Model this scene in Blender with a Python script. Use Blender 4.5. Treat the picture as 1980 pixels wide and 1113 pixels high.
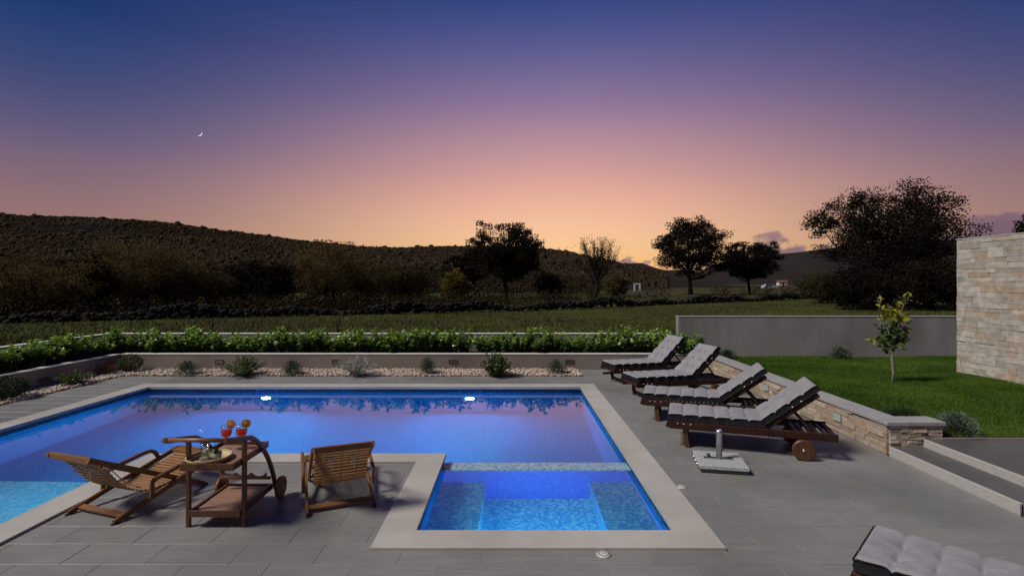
import bpy, math, random
import numpy as np
from mathutils import Vector, Matrix

random.seed(7)
RNG = np.random.default_rng(11)
for o in list(bpy.data.objects):
    bpy.data.objects.remove(o)
S = bpy.context.scene
COL = S.collection
R = math.radians
PI = math.pi

# ------------------------------------------------------------------ camera
cam_d = bpy.data.cameras.new('camera')
cam_d.sensor_width = 36.0
cam_d.lens = 36.0 * 1000.0 / 1980.0
cam_d.shift_y = -10.5 / 1980.0
cam_d.clip_start = 0.1
cam_d.clip_end = 9000.0
cam = bpy.data.objects.new('camera', cam_d)
COL.objects.link(cam)
cam.location = (0, 0, 2.0)
cam.rotation_euler = (R(90), 0, 0)
S.camera = cam
S.render.resolution_x, S.render.resolution_y = 1024, 575


def lin(c):
    return tuple(((v / 255.0) / 12.92) if v / 255.0 <= 0.04045 else (((v / 255.0) + 0.055) / 1.055) ** 2.4 for v in c)


# ------------------------------------------------------------------ sky (dusk)
W = bpy.data.worlds.new('sky')
S.world = W
W.use_nodes = True
wt = W.node_tree
for n in list(wt.nodes):
    wt.nodes.remove(n)


def wn(tp, **kw):
    n = wt.nodes.new(tp)
    for k, v in kw.items():
        setattr(n, k, v)
    return n


def wl(a, b):
    wt.links.new(a, b)


def wm(op, a, b=None, c=None, clamp=False):
    n = wn('ShaderNodeMath', operation=op, use_clamp=clamp)
    for i, v in enumerate((a, b, c)):
        if v is None:
            continue
        if isinstance(v, (int, float)):
            n.inputs[i].default_value = v
        else:
            wl(v, n.inputs[i])
    return n.outputs[0]


def wramp(fac, stops, span):
    n = wn('ShaderNodeValToRGB')
    cr = n.color_ramp
    cr.interpolation = 'B_SPLINE'
    while len(cr.elements) < len(stops):
        cr.elements.new(0.5)
    for e, (p, c) in zip(cr.elements, stops):
        e.position = p / span
        e.color = (*lin(c), 1)
    wl(fac, n.inputs[0])
    return n.outputs[0]


tc = wn('ShaderNodeTexCoord')
nrm = wn('ShaderNodeVectorMath', operation='NORMALIZE')
wl(tc.outputs['Generated'], nrm.inputs[0])
sep = wn('ShaderNodeSeparateXYZ')
wl(nrm.outputs[0], sep.inputs[0])
elev = wm('MULTIPLY', wm('ARCSINE', sep.outputs[2]), 180 / PI)
azim = wm('MULTIPLY', wm('ARCTAN2', sep.outputs[0], sep.outputs[1]), 180 / PI)
SPAN = 60.0
ef = wm('DIVIDE', wm('MAXIMUM', elev, 0.0), SPAN, clamp=True)
GLOW_AZ = 5.0
sun_side = wramp(ef, [(0, (252, 186, 106)), (2.5, (253, 200, 134)), (5, (249, 200, 156)), (8.3, (240, 182, 155)), (11.6, (214, 160, 153)),
                      (15.3, (180, 141, 154)), (19, (143, 117, 153)), (24, (88, 92, 146)), (28.5, (52, 70, 130)), (38, (24, 46, 100)), (60, (15, 32, 78))], SPAN)
far_side = wramp(ef, [(0, (170, 128, 112)), (3, (162, 123, 113)), (6.7, (146, 113, 115)), (10.5, (117, 100, 122)),
                      (13, (96, 89, 125)), (16.2, (67, 76, 120)), (19.3, (48, 68, 118)), (22.4, (29, 57, 110)), (35, (15, 40, 90)), (60, (12, 30, 76))], SPAN)
az_off = wm('ABSOLUTE', wm('SUBTRACT', azim, GLOW_AZ))
mr = wn('ShaderNodeMapRange', interpolation_type='SMOOTHSTEP')
wl(az_off, mr.inputs[0])
mr.inputs[1].default_value = 0.0
mr.inputs[2].default_value = 48.0
mr.inputs[3].default_value = 1.0
mr.inputs[4].default_value = 0.0
skymix = wn('ShaderNodeMix', data_type='RGBA')
wl(mr.outputs[0], skymix.inputs[0])
wl(far_side, skymix.inputs[6])
wl(sun_side, skymix.inputs[7])
# low cloud bank towards the right of the sunset
cm = wn('ShaderNodeMapping')
wl(nrm.outputs[0], cm.inputs[0])
cm.inputs['Scale'].default_value = (1, 1, 1.7)
cn = wn('ShaderNodeTexNoise')
wl(cm.outputs[0], cn.inputs[0])
cn.inputs['Scale'].default_value = 20.0
cn.inputs['Detail'].default_value = 7.0
cn.inputs['Roughness'].default_value = 0.55
env = wn('ShaderNodeFloatCurve')
wl(wm('DIVIDE', wm('ADD', azim, 180.0), 360.0), env.inputs[1])
cv = env.mapping.curves[0]
pts = [(-180, 2.0), (-60, 0.5), (5, 1.0), (12, 2.2), (19, 0.6), (23, 1.2), (27, 4.5), (31, 3.6), (39, 4.6), (42, 5.6), (46, 6.0), (60, 5.0), (120, 3.0), (180, 2.0)]
for k, (a, e) in enumerate(pts):
    u, v = (a + 180) / 360.0, e / 10.0
    if k == 0:
        cv.points[0].location = (u, v)
    elif k == len(pts) - 1:
        cv.points[1].location = (u, v)
    else:
        cv.points.new(u, v)
env.mapping.update()
envd = wm('MULTIPLY', env.outputs[0], 10.0)
cd = wm('ADD', wm('MULTIPLY', wm('SUBTRACT', envd, elev), 0.55), wm('MULTIPLY', wm('SUBTRACT', cn.outputs[0], 0.50), 4.2))
cmask = wm('MULTIPLY_ADD', cd, 2.2, 0.1, clamp=True)
ccol = wramp(wm('MULTIPLY_ADD', cn.outputs[0], 0.5, wm('MULTIPLY', wm('SUBTRACT', cd, 0.2), -0.12), clamp=True),
             [(0.0, (78, 72, 94)), (0.20, (100, 86, 108)), (0.32, (140, 108, 122)), (0.48, (205, 140, 128))], 1.0)
cmix = wn('ShaderNodeMix', data_type='RGBA')
wl(wm('MULTIPLY', cmask, 0.78), cmix.inputs[0])
wl(skymix.outputs[2], cmix.inputs[6])
wl(ccol, cmix.inputs[7])
bg = wn('ShaderNodeBackground')
wl(cmix.outputs[2], bg.inputs[0])
bg.inputs[1].default_value = 1.0
wo = wn('ShaderNodeOutputWorld')
wl(bg.outputs[0], wo.inputs[0])

# ------------------------------------------------------------------ the one sun: soft, high, from the left
sun_d = bpy.data.lights.new('sun', 'SUN')
sun_d.energy = 3.3
sun_d.angle = R(14)
sun_d.color = (1.0, 0.945, 0.87)
sun = bpy.data.objects.new('sun', sun_d)
COL.objects.link(sun)
sun.location = (-20, -8, 25)
sun.rotation_euler = Vector((1.0, 0.36, -1.22)).to_track_quat('-Z', 'Y').to_euler()

S.view_settings.view_transform = 'Standard'
S.view_settings.look = 'None'
S.view_settings.exposure = 0.0
S.view_settings.gamma = 1.0
S.view_settings.use_curve_mapping = False
S.cycles.max_bounces = 10
S.cycles.diffuse_bounces = 3
S.cycles.transmission_bounces = 8
S.cycles.caustics_reflective = False
S.cycles.caustics_refractive = True
S.cycles.sample_clamp_indirect = 3.0
S.cycles.use_denoising = True


# ================================================================== helpers
def tag(o, label=None, cat=None, group=None, kind=None):
    if label:
        o['label'] = label
    if cat:
        o['category'] = cat
    if group:
        o['group'] = group
    if kind:
        o['kind'] = kind
    return o


def empty(name, loc, rz=0.0, label=None, cat=None, group=None):
    o = bpy.data.objects.new(name, None)
    o.empty_display_size = 0.1
    o.location = loc
    o.rotation_euler = (0, 0, rz)
    COL.objects.link(o)
    return tag(o, label, cat, group)


def link(name, me, m=None, parent=None, loc=None, rot=None, scale=None):
    o = bpy.data.objects.new(name, me)
    COL.objects.link(o)
    if m is not None and not me.materials:
        me.materials.append(m)
    if parent is not None:
        o.parent = parent
    if loc is not None:
        o.location = loc
    if rot is not None:
        o.rotation_euler = rot
    if scale is not None:
        o.scale = scale
    return o


def children(o):
    return [c for c in o.children]


def copy_tree(o, parent=None):
    c = o.copy()
    COL.objects.link(c)
    c.parent = parent
    for ch in list(o.children):
        copy_tree(ch, c)
    return c


def np_mesh(name, V, F, smooth=False):
    """V (n,3), F list of (m,k) int arrays"""
    me = bpy.data.meshes.new(name)
    if isinstance(F, np.ndarray):
        F = [F]
    V = np.asarray(V, dtype=np.float32)
    me.vertices.add(len(V))
    me.vertices.foreach_set('co', V.ravel())
    loops = np.concatenate([f.ravel() for f in F]).astype(np.int32)
    tot = np.concatenate([np.full(len(f), f.shape[1], dtype=np.int32) for f in F])
    start = np.concatenate([[0], np.cumsum(tot)[:-1]]).astype(np.int32)
    me.loops.add(len(loops))
    me.loops.foreach_set('vertex_index', loops)
    me.polygons.add(len(tot))
    me.polygons.foreach_set('loop_start', start)
    me.polygons.foreach_set('loop_total', tot)
    if smooth:
        me.polygons.foreach_set('use_smooth', np.ones(len(tot), dtype=bool))
    me.update(calc_edges=True)
    me.validate()
    return me


class MB:
    def __init__(self, org=(0, 0, 0)):
        self.v, self.f, self.sm = [], [], []
        self.o = Vector(org)

    def add(self, vs, fs, smooth=False):
        b = len(self.v)
        self.v += [tuple(Vector(v) - self.o) for v in vs]
        for f in fs:
            self.f.append(tuple(b + i for i in f))
            self.sm.append(smooth)

    def box(self, x0, x1, y0, y1, z0, z1):
        self.add([(x0, y0, z0), (x1, y0, z0), (x1, y1, z0), (x0, y1, z0), (x0, y0, z1), (x1, y0, z1), (x1, y1, z1), (x0, y1, z1)],
                 [(0, 3, 2, 1), (4, 5, 6, 7), (0, 1, 5, 4), (1, 2, 6, 5), (2, 3, 7, 6), (3, 0, 4, 7)])

    def cbox(self, x0, x1, y0, y1, z0, z1, c=0.004):
        """box with chamfered top edges"""
        vs = [(x0, y0, z0), (x1, y0, z0), (x1, y1, z0), (x0, y1, z0), (x0, y0, z1 - c), (x1, y0, z1 - c), (x1, y1, z1 - c), (x0, y1, z1 - c),
              (x0 + c, y0 + c, z1), (x1 - c, y0 + c, z1), (x1 - c, y1 - c, z1), (x0 + c, y1 - c, z1)]
        fs = [(0, 3, 2, 1), (8, 9, 10, 11)]
        for i in range(4):
            j = (i + 1) % 4
            fs += [(i, j, j + 4, i + 4), (i + 4, j + 4, j + 8, i + 8)]
        self.add(vs, fs)

    def sweep(self, pts, w, h, side, ch=0.15, closed=False):
        """rectangular chamfered section swept along pts; side = the direction of w"""
        pts = [Vector(p) for p in pts]
        side = Vector(side).normalized()
        c = min(w, h) * ch
        sec = [(w / 2 - c, -h / 2), (w / 2, -h / 2 + c), (w / 2, h / 2 - c), (w / 2 - c, h / 2), (-w / 2 + c, h / 2), (-w / 2, h / 2 - c), (-w / 2, -h / 2 + c), (-w / 2 + c, -h / 2)]
        n = len(pts)
        vs = []
        for i, p in enumerate(pts):
            a = pts[max(0, i - 1)]
            b = pts[min(n - 1, i + 1)]
            t = (b - a).normalized()
            s = (side - t * side.dot(t)).normalized()
            up = t.cross(s).normalized()
            # miter
            k = 1.0
            if 0 < i < n - 1:
                t1 = (pts[i] - pts[i - 1]).normalized()
                k = 1.0 / max(0.5, t1.dot(t))
            for (x, y) in sec:
                vs.append(p + s * x + up * y * k)
        fs = []
        for i in range(n - 1):
            for j in range(8):
                k2 = (j + 1) % 8
                fs.append((i * 8 + j, (i + 1) * 8 + j, (i + 1) * 8 + k2, i * 8 + k2))
        fs.append(tuple(range(8)))
        fs.append(tuple((n - 1) * 8 + j for j in reversed(range(8))))
        self.add(vs, fs)

    def tube(self, pts, rad, seg=6, smooth=True):
        pts = [Vector(p) for p in pts]
        n = len(pts)
        if isinstance(rad, (int, float)):
            rad = [rad] * n
        vs, fs = [], []
        ref = None
        for i, p in enumerate(pts):
            t = (pts[min(n - 1, i + 1)] - pts[max(0, i - 1)]).normalized()
            if ref is None:
                ref = Vector((0, 0, 1)) if abs(t.z) < 0.9 else Vector((1, 0, 0))
            s = (ref - t * ref.dot(t)).normalized()
            ref = s
            u = t.cross(s)
            for j in range(seg):
                a = 2 * PI * j / seg
                vs.append(p + (s * math.cos(a) + u * math.sin(a)) * rad[i])
        for i in range(n - 1):
            for j in range(seg):
                k = (j + 1) % seg
                fs.append((i * seg + j, i * seg + k, (i + 1) * seg + k, (i + 1) * seg + j))
        fs.append(tuple(reversed(range(seg))))
        fs.append(tuple((n - 1) * seg + j for j in range(seg)))
        self.add(vs, fs, smooth)

    def lathe(self, prof, center=(0, 0, 0), seg=20, axis='z', smooth=True, cap=True):
        """prof: (r, h)"""
        c = Vector(center)
        vs, fs = [], []
        for (r, h) in prof:
            for j in range(seg):
                a = 2 * PI * j / seg
                x, y = r * math.cos(a), r * math.sin(a)
                if axis == 'z':
                    p = (x, y, h)
                elif axis == 'y':
                    p = (y, h, x)
                else:
                    p = (h, x, y)
                vs.append(c + Vector(p))
        n = len(prof)
        for i in range(n - 1):
            for j in range(seg):
                k = (j + 1) % seg
                fs.append((i * seg + j, i * seg + k, (i + 1) * seg + k, (i + 1) * seg + j))
        if cap:
            if prof[0][0] > 1e-6:
                fs.append(tuple(reversed(range(seg))))
            if prof[-1][0] > 1e-6:
                fs.append(tuple((n - 1) * seg + j for j in range(seg)))
        self.add(vs, fs, smooth)

    def mesh(self, name):
        me = bpy.data.meshes.new(name)
        me.from_pydata(self.v, [], self.f)
        me.polygons.foreach_set('use_smooth', self.sm)
        me.update()
        return me

    def build(self, name, m, parent=None, loc=None, rot=None):
        return link(name, self.mesh(name), m, parent, loc, rot)


def catmull(pts, n):
    P = [np.array(p, float) for p in pts]
    P = [2 * P[0] - P[1]] + P + [2 * P[-1] - P[-2]]
    out = []
    for i in range(1, len(P) - 2):
        for k in range(n):
            t = k / n
            a, b, c, d = P[i - 1], P[i], P[i + 1], P[i + 2]
            out.append(0.5 * (2 * b + (c - a) * t + (2 * a - 5 * b + 4 * c - d) * t * t + (3 * b - 3 * c + d - a) * t ** 3))
    out.append(P[-2])
    return out


def resample(pts, step):
    pts = [np.array(p, float) for p in pts]
    d = np.concatenate([[0], np.cumsum([np.linalg.norm(pts[i + 1] - pts[i]) for i in range(len(pts) - 1)])])
    s = np.arange(step / 2, d[-1], step)
    A = np.array(pts)
    return np.stack([np.interp(s, d, A[:, k]) for k in range(A.shape[1])], 1)


# ================================================================== materials
def mat(name, c1, c2=None, scale=8.0, rough=0.6, bump=0.0, stretch=(1, 1, 1), rand=0.0, island=0.0, detail=6.0, spec=0.5,
        metal=0.0, bscale=None, translucent=0.0, c3=None, c3scale=1.5, c3pos=False, c3streak=False, coat=0.0, bdist=0.01, sheen=0.0):
    m = bpy.data.materials.new(name)
    m.use_nodes = True
    nt = m.node_tree
    p = nt.nodes['Principled BSDF']
    p.inputs['Roughness'].default_value = rough
    p.inputs['Specular IOR Level'].default_value = spec
    p.inputs['Metallic'].default_value = metal
    if coat:
        p.inputs['Coat Weight'].default_value = coat
    if sheen:
        p.inputs['Sheen Weight'].default_value = sheen
    L = nt.links.new
    N = nt.nodes.new
    t = N('ShaderNodeTexCoord')
    mp = N('ShaderNodeMapping')
    mp.inputs['Scale'].default_value = stretch
    L(t.outputs['Object'], mp.inputs[0])
    vec = mp.outputs[0]
    if rand:
        oi = N('ShaderNodeObjectInfo')
        ad = N('ShaderNodeVectorMath')
        ad.operation = 'ADD'
        ml = N('ShaderNodeMath')
        ml.operation = 'MULTIPLY'
        ml.inputs[1].default_value = 37.0
        L(oi.outputs['Random'], ml.inputs[0])
        L(vec, ad.inputs[0])
        L(ml.outputs[0], ad.inputs[1])
        vec = ad.outputs[0]
    col = None
    if c2 is not None:
        nz = N('ShaderNodeTexNoise')
        nz.inputs['Scale'].default_value = scale
        nz.inputs['Detail'].default_value = detail
        nz.inputs['Roughness'].default_value = 0.6
        L(vec, nz.inputs[0])
        rp = N('ShaderNodeMapRange')
        rp.inputs[1].default_value = 0.3
        rp.inputs[2].default_value = 0.7
        L(nz.outputs[0], rp.inputs[0])
        mx = N('ShaderNodeMix')
        mx.data_type = 'RGBA'
        mx.inputs[6].default_value = (*c1, 1)
        mx.inputs[7].default_value = (*c2, 1)
        fac = rp.outputs[0]
        if island or rand:
            src = None
            if island:
                g = N('ShaderNodeNewGeometry')
                src, amt = g.outputs['Random Per Island'], island
            else:
                src, amt = oi.outputs['Random'], rand
            sb = N('ShaderNodeMath')
            sb.operation = 'SUBTRACT'
            L(src, sb.inputs[0])
            sb.inputs[1].default_value = 0.5
            ma = N('ShaderNodeMath')
            ma.operation = 'MULTIPLY_ADD'
            ma.use_clamp = True
            L(sb.outputs[0], ma.inputs[0])
            ma.inputs[1].default_value = amt
            L(fac, ma.inputs[2])
            fac = ma.outputs[0]
        L(fac, mx.inputs[0])
        col = mx.outputs[2]
        if c3 is not None:
            nz3 = N('ShaderNodeTexNoise')
            nz3.inputs['Scale'].default_value = c3scale
            nz3.inputs['Detail'].default_value = 4
            if c3pos:
                L(N('ShaderNodeNewGeometry').outputs['Position'], nz3.inputs[0])
            elif c3streak:
                mp3 = N('ShaderNodeMapping')
                mp3.inputs['Scale'].default_value = (0.8, 0.8, 0.45)
                L(t.outputs['Object'], mp3.inputs[0])
                L(mp3.outputs[0], nz3.inputs[0])
            else:
                L(t.outputs['Object'], nz3.inputs[0])
            r3 = N('ShaderNodeMapRange')
            r3.inputs[1].default_value = 0.45
            r3.inputs[2].default_value = 0.7
            L(nz3.outputs[0], r3.inputs[0])
            mx3 = N('ShaderNodeMix')
            mx3.data_type = 'RGBA'
            L(r3.outputs[0], mx3.inputs[0])
            L(col, mx3.inputs[6])
            mx3.inputs[7].default_value = (*c3, 1)
            col = mx3.outputs[2]
        L(col, p.inputs['Base Color'])
    else:
        p.inputs['Base Color'].default_value = (*c1, 1)
    if bump:
        nb = N('ShaderNodeTexNoise')
        nb.inputs['Scale'].default_value = bscale or scale * 3
        nb.inputs['Detail'].default_value = 5
        L(vec, nb.inputs[0])
        b = N('ShaderNodeBump')
        b.inputs['Strength'].default_value = bump
        b.inputs['Distance'].default_value = bdist
        L(nb.outputs[0], b.inputs['Height'])
        L(b.outputs[0], p.inputs['Normal'])
    if translucent:
        tr = N('ShaderNodeBsdfTranslucent')
        if col is not None:
            L(col, tr.inputs[0])
        else:
            tr.inputs[0].default_value = (*c1, 1)
        ms = N('ShaderNodeMixShader')
        ms.inputs[0].default_value = translucent
        L(p.outputs[0], ms.inputs[1])
        L(tr.outputs[0], ms.inputs[2])
        L(ms.outputs[0], nt.nodes['Material Output'].inputs[0])
    return m


def mosaic(name, cols, size=0.025, rough=0.25):
    m = bpy.data.materials.new(name)
    m.use_nodes = True
    nt = m.node_tree
    p = nt.nodes['Principled BSDF']
    p.inputs['Roughness'].default_value = rough
    L, N = nt.links.new, nt.nodes.new
    t = N('ShaderNodeTexCoord')
    off = N('ShaderNodeVectorMath')
    off.operation = 'ADD'
    off.inputs[1].default_value = (0.0071, 0.0033, 0.0127)
    L(t.outputs['Object'], off.inputs[0])
    sn = N('ShaderNodeVectorMath')
    sn.operation = 'SNAP'
    sn.inputs[1].default_value = (size, size, size)
    L(off.outputs[0], sn.inputs[0])
    wnz = N('ShaderNodeTexWhiteNoise')
    L(sn.outputs[0], wnz.inputs[0])
    cr = N('ShaderNodeValToRGB')
    cr.color_ramp.interpolation = 'CONSTANT'
    while len(cr.color_ramp.elements) < len(cols):
        cr.color_ramp.elements.new(0.5)
    for i, (e, c) in enumerate(zip(cr.color_ramp.elements, cols)):
        e.position = i / len(cols)
        e.color = (*c, 1)
    L(wnz.outputs[0], cr.inputs[0])
    L(cr.outputs[0], p.inputs['Base Color'])
    return m


M = {}
M['deck_tile'] = mat('grey porcelain tile', (0.182, 0.179, 0.169), (0.256, 0.252, 0.238), scale=3.0, rough=0.42, c3=(0.158, 0.155, 0.147), c3scale=0.9, c3pos=True, bump=0.10, stretch=(1.2, 22, 1), rand=0.32, bscale=9, bdist=0.002, spec=0.35)
M['grout'] = mat('grout', (0.25, 0.24, 0.23), (0.31, 0.30, 0.285), scale=12, rough=0.9)
M['terrace_tile'] = mat('dark terrace tile', (0.075, 0.072, 0.072), (0.115, 0.11, 0.107), scale=3.0, rough=0.45, bump=0.1, stretch=(1.2, 20, 1), rand=0.5, bscale=9, bdist=0.002)
M['coping'] = mat('limestone coping', (0.40, 0.375, 0.335), (0.49, 0.462, 0.418), scale=2.2, rough=0.55, bump=0.06, c3=(0.36, 0.335, 0.295), c3scale=0.9, bscale=60, bdist=0.002)
M['riser'] = mat('light stone riser', (0.36, 0.345, 0.325), (0.45, 0.43, 0.41), scale=20, rough=0.6, stretch=(1, 1, 3))
M['cap'] = mat('grey stone cap', (0.29, 0.285, 0.285), (0.37, 0.36, 0.355), scale=9, rough=0.55)
M['render_cream'] = mat('cream render', (0.255, 0.212, 0.185), (0.305, 0.255, 0.222), scale=2.0, rough=0.9, bump=0.15, c3=(0.20, 0.165, 0.14), c3scale=1.3, c3streak=True, bscale=60, bdist=0.004, spec=0.06)
M['render_grey'] = mat('grey render', (0.27, 0.258, 0.245), (0.33, 0.317, 0.30), scale=2.4, rough=0.9, bump=0.15, stretch=(1, 1, 0.35), c3=(0.215, 0.204, 0.19), c3scale=1.4, c3streak=True, bscale=60, bdist=0.004, spec=0.06)
M['white_cap'] = mat('pale wall top', (0.55, 0.53, 0.50), (0.64, 0.62, 0.59), scale=6, rough=0.8)
M['soil'] = mat('planter soil', (0.035, 0.022, 0.015), (0.06, 0.04, 0.028), scale=14, rough=1.0, bump=0.6, bscale=40, bdist=0.02, spec=0.06)
M['teak'] = mat('oiled teak', (0.14, 0.060, 0.022), (0.25, 0.12, 0.048), scale=9, rough=0.5, spec=0.25, bump=0.08, stretch=(5, 1, 5), rand=0.35, bdist=0.002)
M['teak_light'] = mat('golden teak slat', (0.22, 0.105, 0.037), (0.36, 0.185, 0.072), scale=9, rough=0.5, stretch=(6, 1, 6), rand=0.4)
M['trolley_wood'] = mat('reddish oiled hardwood', (0.075, 0.029, 0.013), (0.15, 0.062, 0.027), scale=9, rough=0.38, bump=0.06, stretch=(4, 4, 1.5), rand=0.4, bdist=0.002)
M['trolley_slat'] = mat('reddish hardwood slat', (0.17, 0.075, 0.038), (0.27, 0.130, 0.070), scale=9, rough=0.42, stretch=(1.5, 8, 8), rand=0.4)
M['dark_wood'] = mat('dark stained wood', (0.022, 0.008, 0.006), (0.048, 0.017, 0.011), scale=8, spec=0.25, rough=0.45, stretch=(1, 6, 6), rand=0.4)
M['wheel_wood'] = mat('brown wooden wheel', (0.06, 0.025, 0.010), (0.105, 0.046, 0.019), scale=8, rough=0.45, stretch=(4, 1, 1), rand=0.3)
M['cushion'] = mat('light grey canvas', (0.205, 0.199, 0.212), (0.280, 0.272, 0.288), scale=5, rough=0.95, bump=0.25, bscale=240, bdist=0.002, sheen=0.2, spec=0.06)
M['charcoal'] = mat('charcoal canvas', (0.012, 0.012, 0.014), (0.022, 0.022, 0.026), scale=20, rough=0.95, bump=0.2, bscale=220, bdist=0.002, spec=0.06)
M['tie'] = mat('cotton tie', (0.62, 0.58, 0.50), (0.72, 0.68, 0.6), scale=20, rough=0.95)
M['cord'] = mat('pale cord', (0.55, 0.5, 0.42), (0.66, 0.6, 0.52), scale=20, rough=0.9)
M['granite'] = mat('speckled granite', (0.30, 0.31, 0.30), (0.52, 0.53, 0.52), scale=60, rough=0.45, detail=2)
M['granite_dark'] = mat('dark base frame', (0.035, 0.036, 0.036), (0.06, 0.06, 0.06), scale=30, rough=0.6)
M['steel'] = mat('brushed steel', (0.55, 0.55, 0.55), None, rough=0.35, metal=1.0)
M['white_plastic'] = mat('white plastic', (0.48, 0.465, 0.44), (0.56, 0.545, 0.52), scale=10, rough=0.4)
M['hole'] = mat('dark hole', (0.01, 0.01, 0.01), rough=0.9)
M['gravel'] = mat('cream pebbles', (0.34, 0.265, 0.215), (0.60, 0.49, 0.41), scale=3, rough=0.85, island=1.1, detail=2, spec=0.06)
M['gravel_bed'] = mat('gravel bed', (0.14, 0.11, 0.085), (0.2, 0.16, 0.13), scale=30, rough=1.0, spec=0.06)
M['leaf_laurel'] = mat('laurel leaf', (0.034, 0.078, 0.018), (0.105, 0.19, 0.034), scale=3, rough=0.33, island=0.9, translucent=0.25, detail=2, spec=0.6)
M['leaf_laurel_tip'] = mat('lit young laurel leaf', (0.16, 0.29, 0.030), (0.28, 0.40, 0.06), scale=3, rough=0.4, island=0.9, translucent=0.3, detail=2)  # shoot-end leaves, with the light on them put into the colour
M['leaf_dark'] = mat('dark shrub leaf', (0.022, 0.040, 0.018), (0.060, 0.090, 0.034), scale=6, rough=0.5, island=0.9, translucent=0.2, detail=2, spec=0.06)
M['leaf_olive'] = mat('olive shrub leaf', (0.045, 0.055, 0.020), (0.10, 0.105, 0.038), scale=6, rough=0.5, island=0.9, translucent=0.2, detail=2, spec=0.06)
M['leaf_grey'] = mat('grey green leaf', (0.075, 0.105, 0.075), (0.17, 0.205, 0.15), scale=6, rough=0.7, island=0.9, detail=2, spec=0.06)
M['leaf_silver'] = mat('silver leaf', (0.26, 0.27, 0.23), (0.45, 0.45, 0.39), scale=6, rough=0.8, island=0.9, detail=2, spec=0.06)
M['leaf_green'] = mat('fresh shrub leaf', (0.045, 0.085, 0.022), (0.12, 0.17, 0.045), scale=6, rough=0.45, island=0.9, translucent=0.25, detail=2)
M['leaf_red'] = mat('reddish grass blade', (0.11, 0.05, 0.035), (0.2, 0.10, 0.07), scale=6, rough=0.7, island=0.9, detail=2, spec=0.06)
M['leaf_lemon'] = mat('lemon leaf', (0.045, 0.095, 0.02), (0.11, 0.17, 0.03), scale=4, rough=0.32, rand=0.7, translucent=0.25)
M['leaf_lemon_tip'] = mat('young lemon leaf', (0.27, 0.28, 0.025), (0.42, 0.38, 0.04), scale=4, rough=0.35, rand=0.7, translucent=0.3)
M['bark_pale'] = mat('pale bark', (0.16, 0.155, 0.12), (0.24, 0.225, 0.18), scale=16, rough=0.9, bump=0.3, stretch=(1, 1, 0.3))
M['bark'] = mat('dark bark', (0.022, 0.017, 0.013), (0.042, 0.033, 0.026), scale=6, rough=0.95, spec=0.06)
M['strap'] = mat('brown strap', (0.22, 0.15, 0.08), (0.3, 0.21, 0.12), scale=20, rough=0.9)
M['twig'] = mat('twig', (0.12, 0.07, 0.045), (0.18, 0.11, 0.07), scale=8, rough=0.9, spec=0.06)
M['lawn'] = mat('lawn grass blades', (0.034, 0.076, 0.012), (0.118, 0.188, 0.026), scale=0.9, rough=0.6, island=0.8, translucent=0.2, detail=3, spec=0.06)
M['lawn_soil'] = mat('lawn ground', (0.020, 0.045, 0.008), (0.035, 0.065, 0.012), scale=8, rough=1.0, spec=0.06)
M['meadow'] = mat('meadow', (0.034, 0.040, 0.012), (0.064, 0.069, 0.020), scale=0.35, rough=1.0, bump=0.6, bscale=3, bdist=0.1, stretch=(0.4, 1.2, 1), c3=(0.030, 0.022, 0.013), c3scale=0.10, spec=0.06)
M['meadow_blade'] = mat('meadow grass blade', (0.052, 0.060, 0.017), (0.108, 0.115, 0.034), scale=0.35, rough=0.9, island=0.6, detail=3, stretch=(0.4, 1.2, 1), spec=0.06)
M['dry_blade'] = mat('dry brown grass blade', (0.016, 0.012, 0.007), (0.028, 0.020, 0.011), scale=0.5, rough=0.95, island=0.6, detail=3, spec=0.06)
M['drystone'] = mat('field stone', (0.010, 0.009, 0.008), (0.034, 0.031, 0.029), scale=2.5, rough=0.95, island=0.7, detail=3, spec=0.06)
M['hill'] = mat('hillside soil', (0.014, 0.011, 0.007), (0.024, 0.018, 0.011), scale=0.06, rough=1.0, spec=0.06)
M['dry_field'] = mat('dry tan field', (0.035, 0.026, 0.018), (0.075, 0.054, 0.036), scale=0.035, rough=1.0, stretch=(0.4, 1.6, 1), spec=0.06)
M['hill_far'] = mat('distant hill', (0.018, 0.015, 0.014), (0.026, 0.021, 0.018), scale=0.02, rough=1.0, spec=0.06)
M['scrub'] = mat('hillside scrub', (0.030, 0.022, 0.013), (0.050, 0.036, 0.020), scale=0.02, rough=0.95, island=0.4, detail=3, spec=0.03)
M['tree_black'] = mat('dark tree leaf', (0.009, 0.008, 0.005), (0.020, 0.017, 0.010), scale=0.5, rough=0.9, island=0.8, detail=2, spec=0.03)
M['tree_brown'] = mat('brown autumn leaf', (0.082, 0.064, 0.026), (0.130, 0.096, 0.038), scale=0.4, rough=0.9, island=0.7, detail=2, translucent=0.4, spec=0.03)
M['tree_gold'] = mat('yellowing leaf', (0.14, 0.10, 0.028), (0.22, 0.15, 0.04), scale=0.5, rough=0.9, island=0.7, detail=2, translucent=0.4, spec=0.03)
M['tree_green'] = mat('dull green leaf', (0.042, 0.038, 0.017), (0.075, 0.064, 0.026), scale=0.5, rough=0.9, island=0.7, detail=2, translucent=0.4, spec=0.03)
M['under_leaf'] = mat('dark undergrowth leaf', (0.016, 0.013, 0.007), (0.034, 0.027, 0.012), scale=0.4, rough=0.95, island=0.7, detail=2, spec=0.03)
M['car'] = mat('white car paint', (0.55, 0.56, 0.58), rough=0.25)
M['glass_dark'] = mat('dark car glass', (0.02, 0.02, 0.025), rough=0.1)
M['rubber'] = mat('rubber', (0.02, 0.02, 0.02), rough=0.9)
M['shed_white'] = mat('white shed wall', (0.55, 0.54, 0.52), (0.62, 0.6, 0.58), scale=1, rough=0.9)
M['shed_roof'] = mat('red shed roof', (0.16, 0.07, 0.045), (0.2, 0.09, 0.06), scale=1, rough=0.9)
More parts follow.
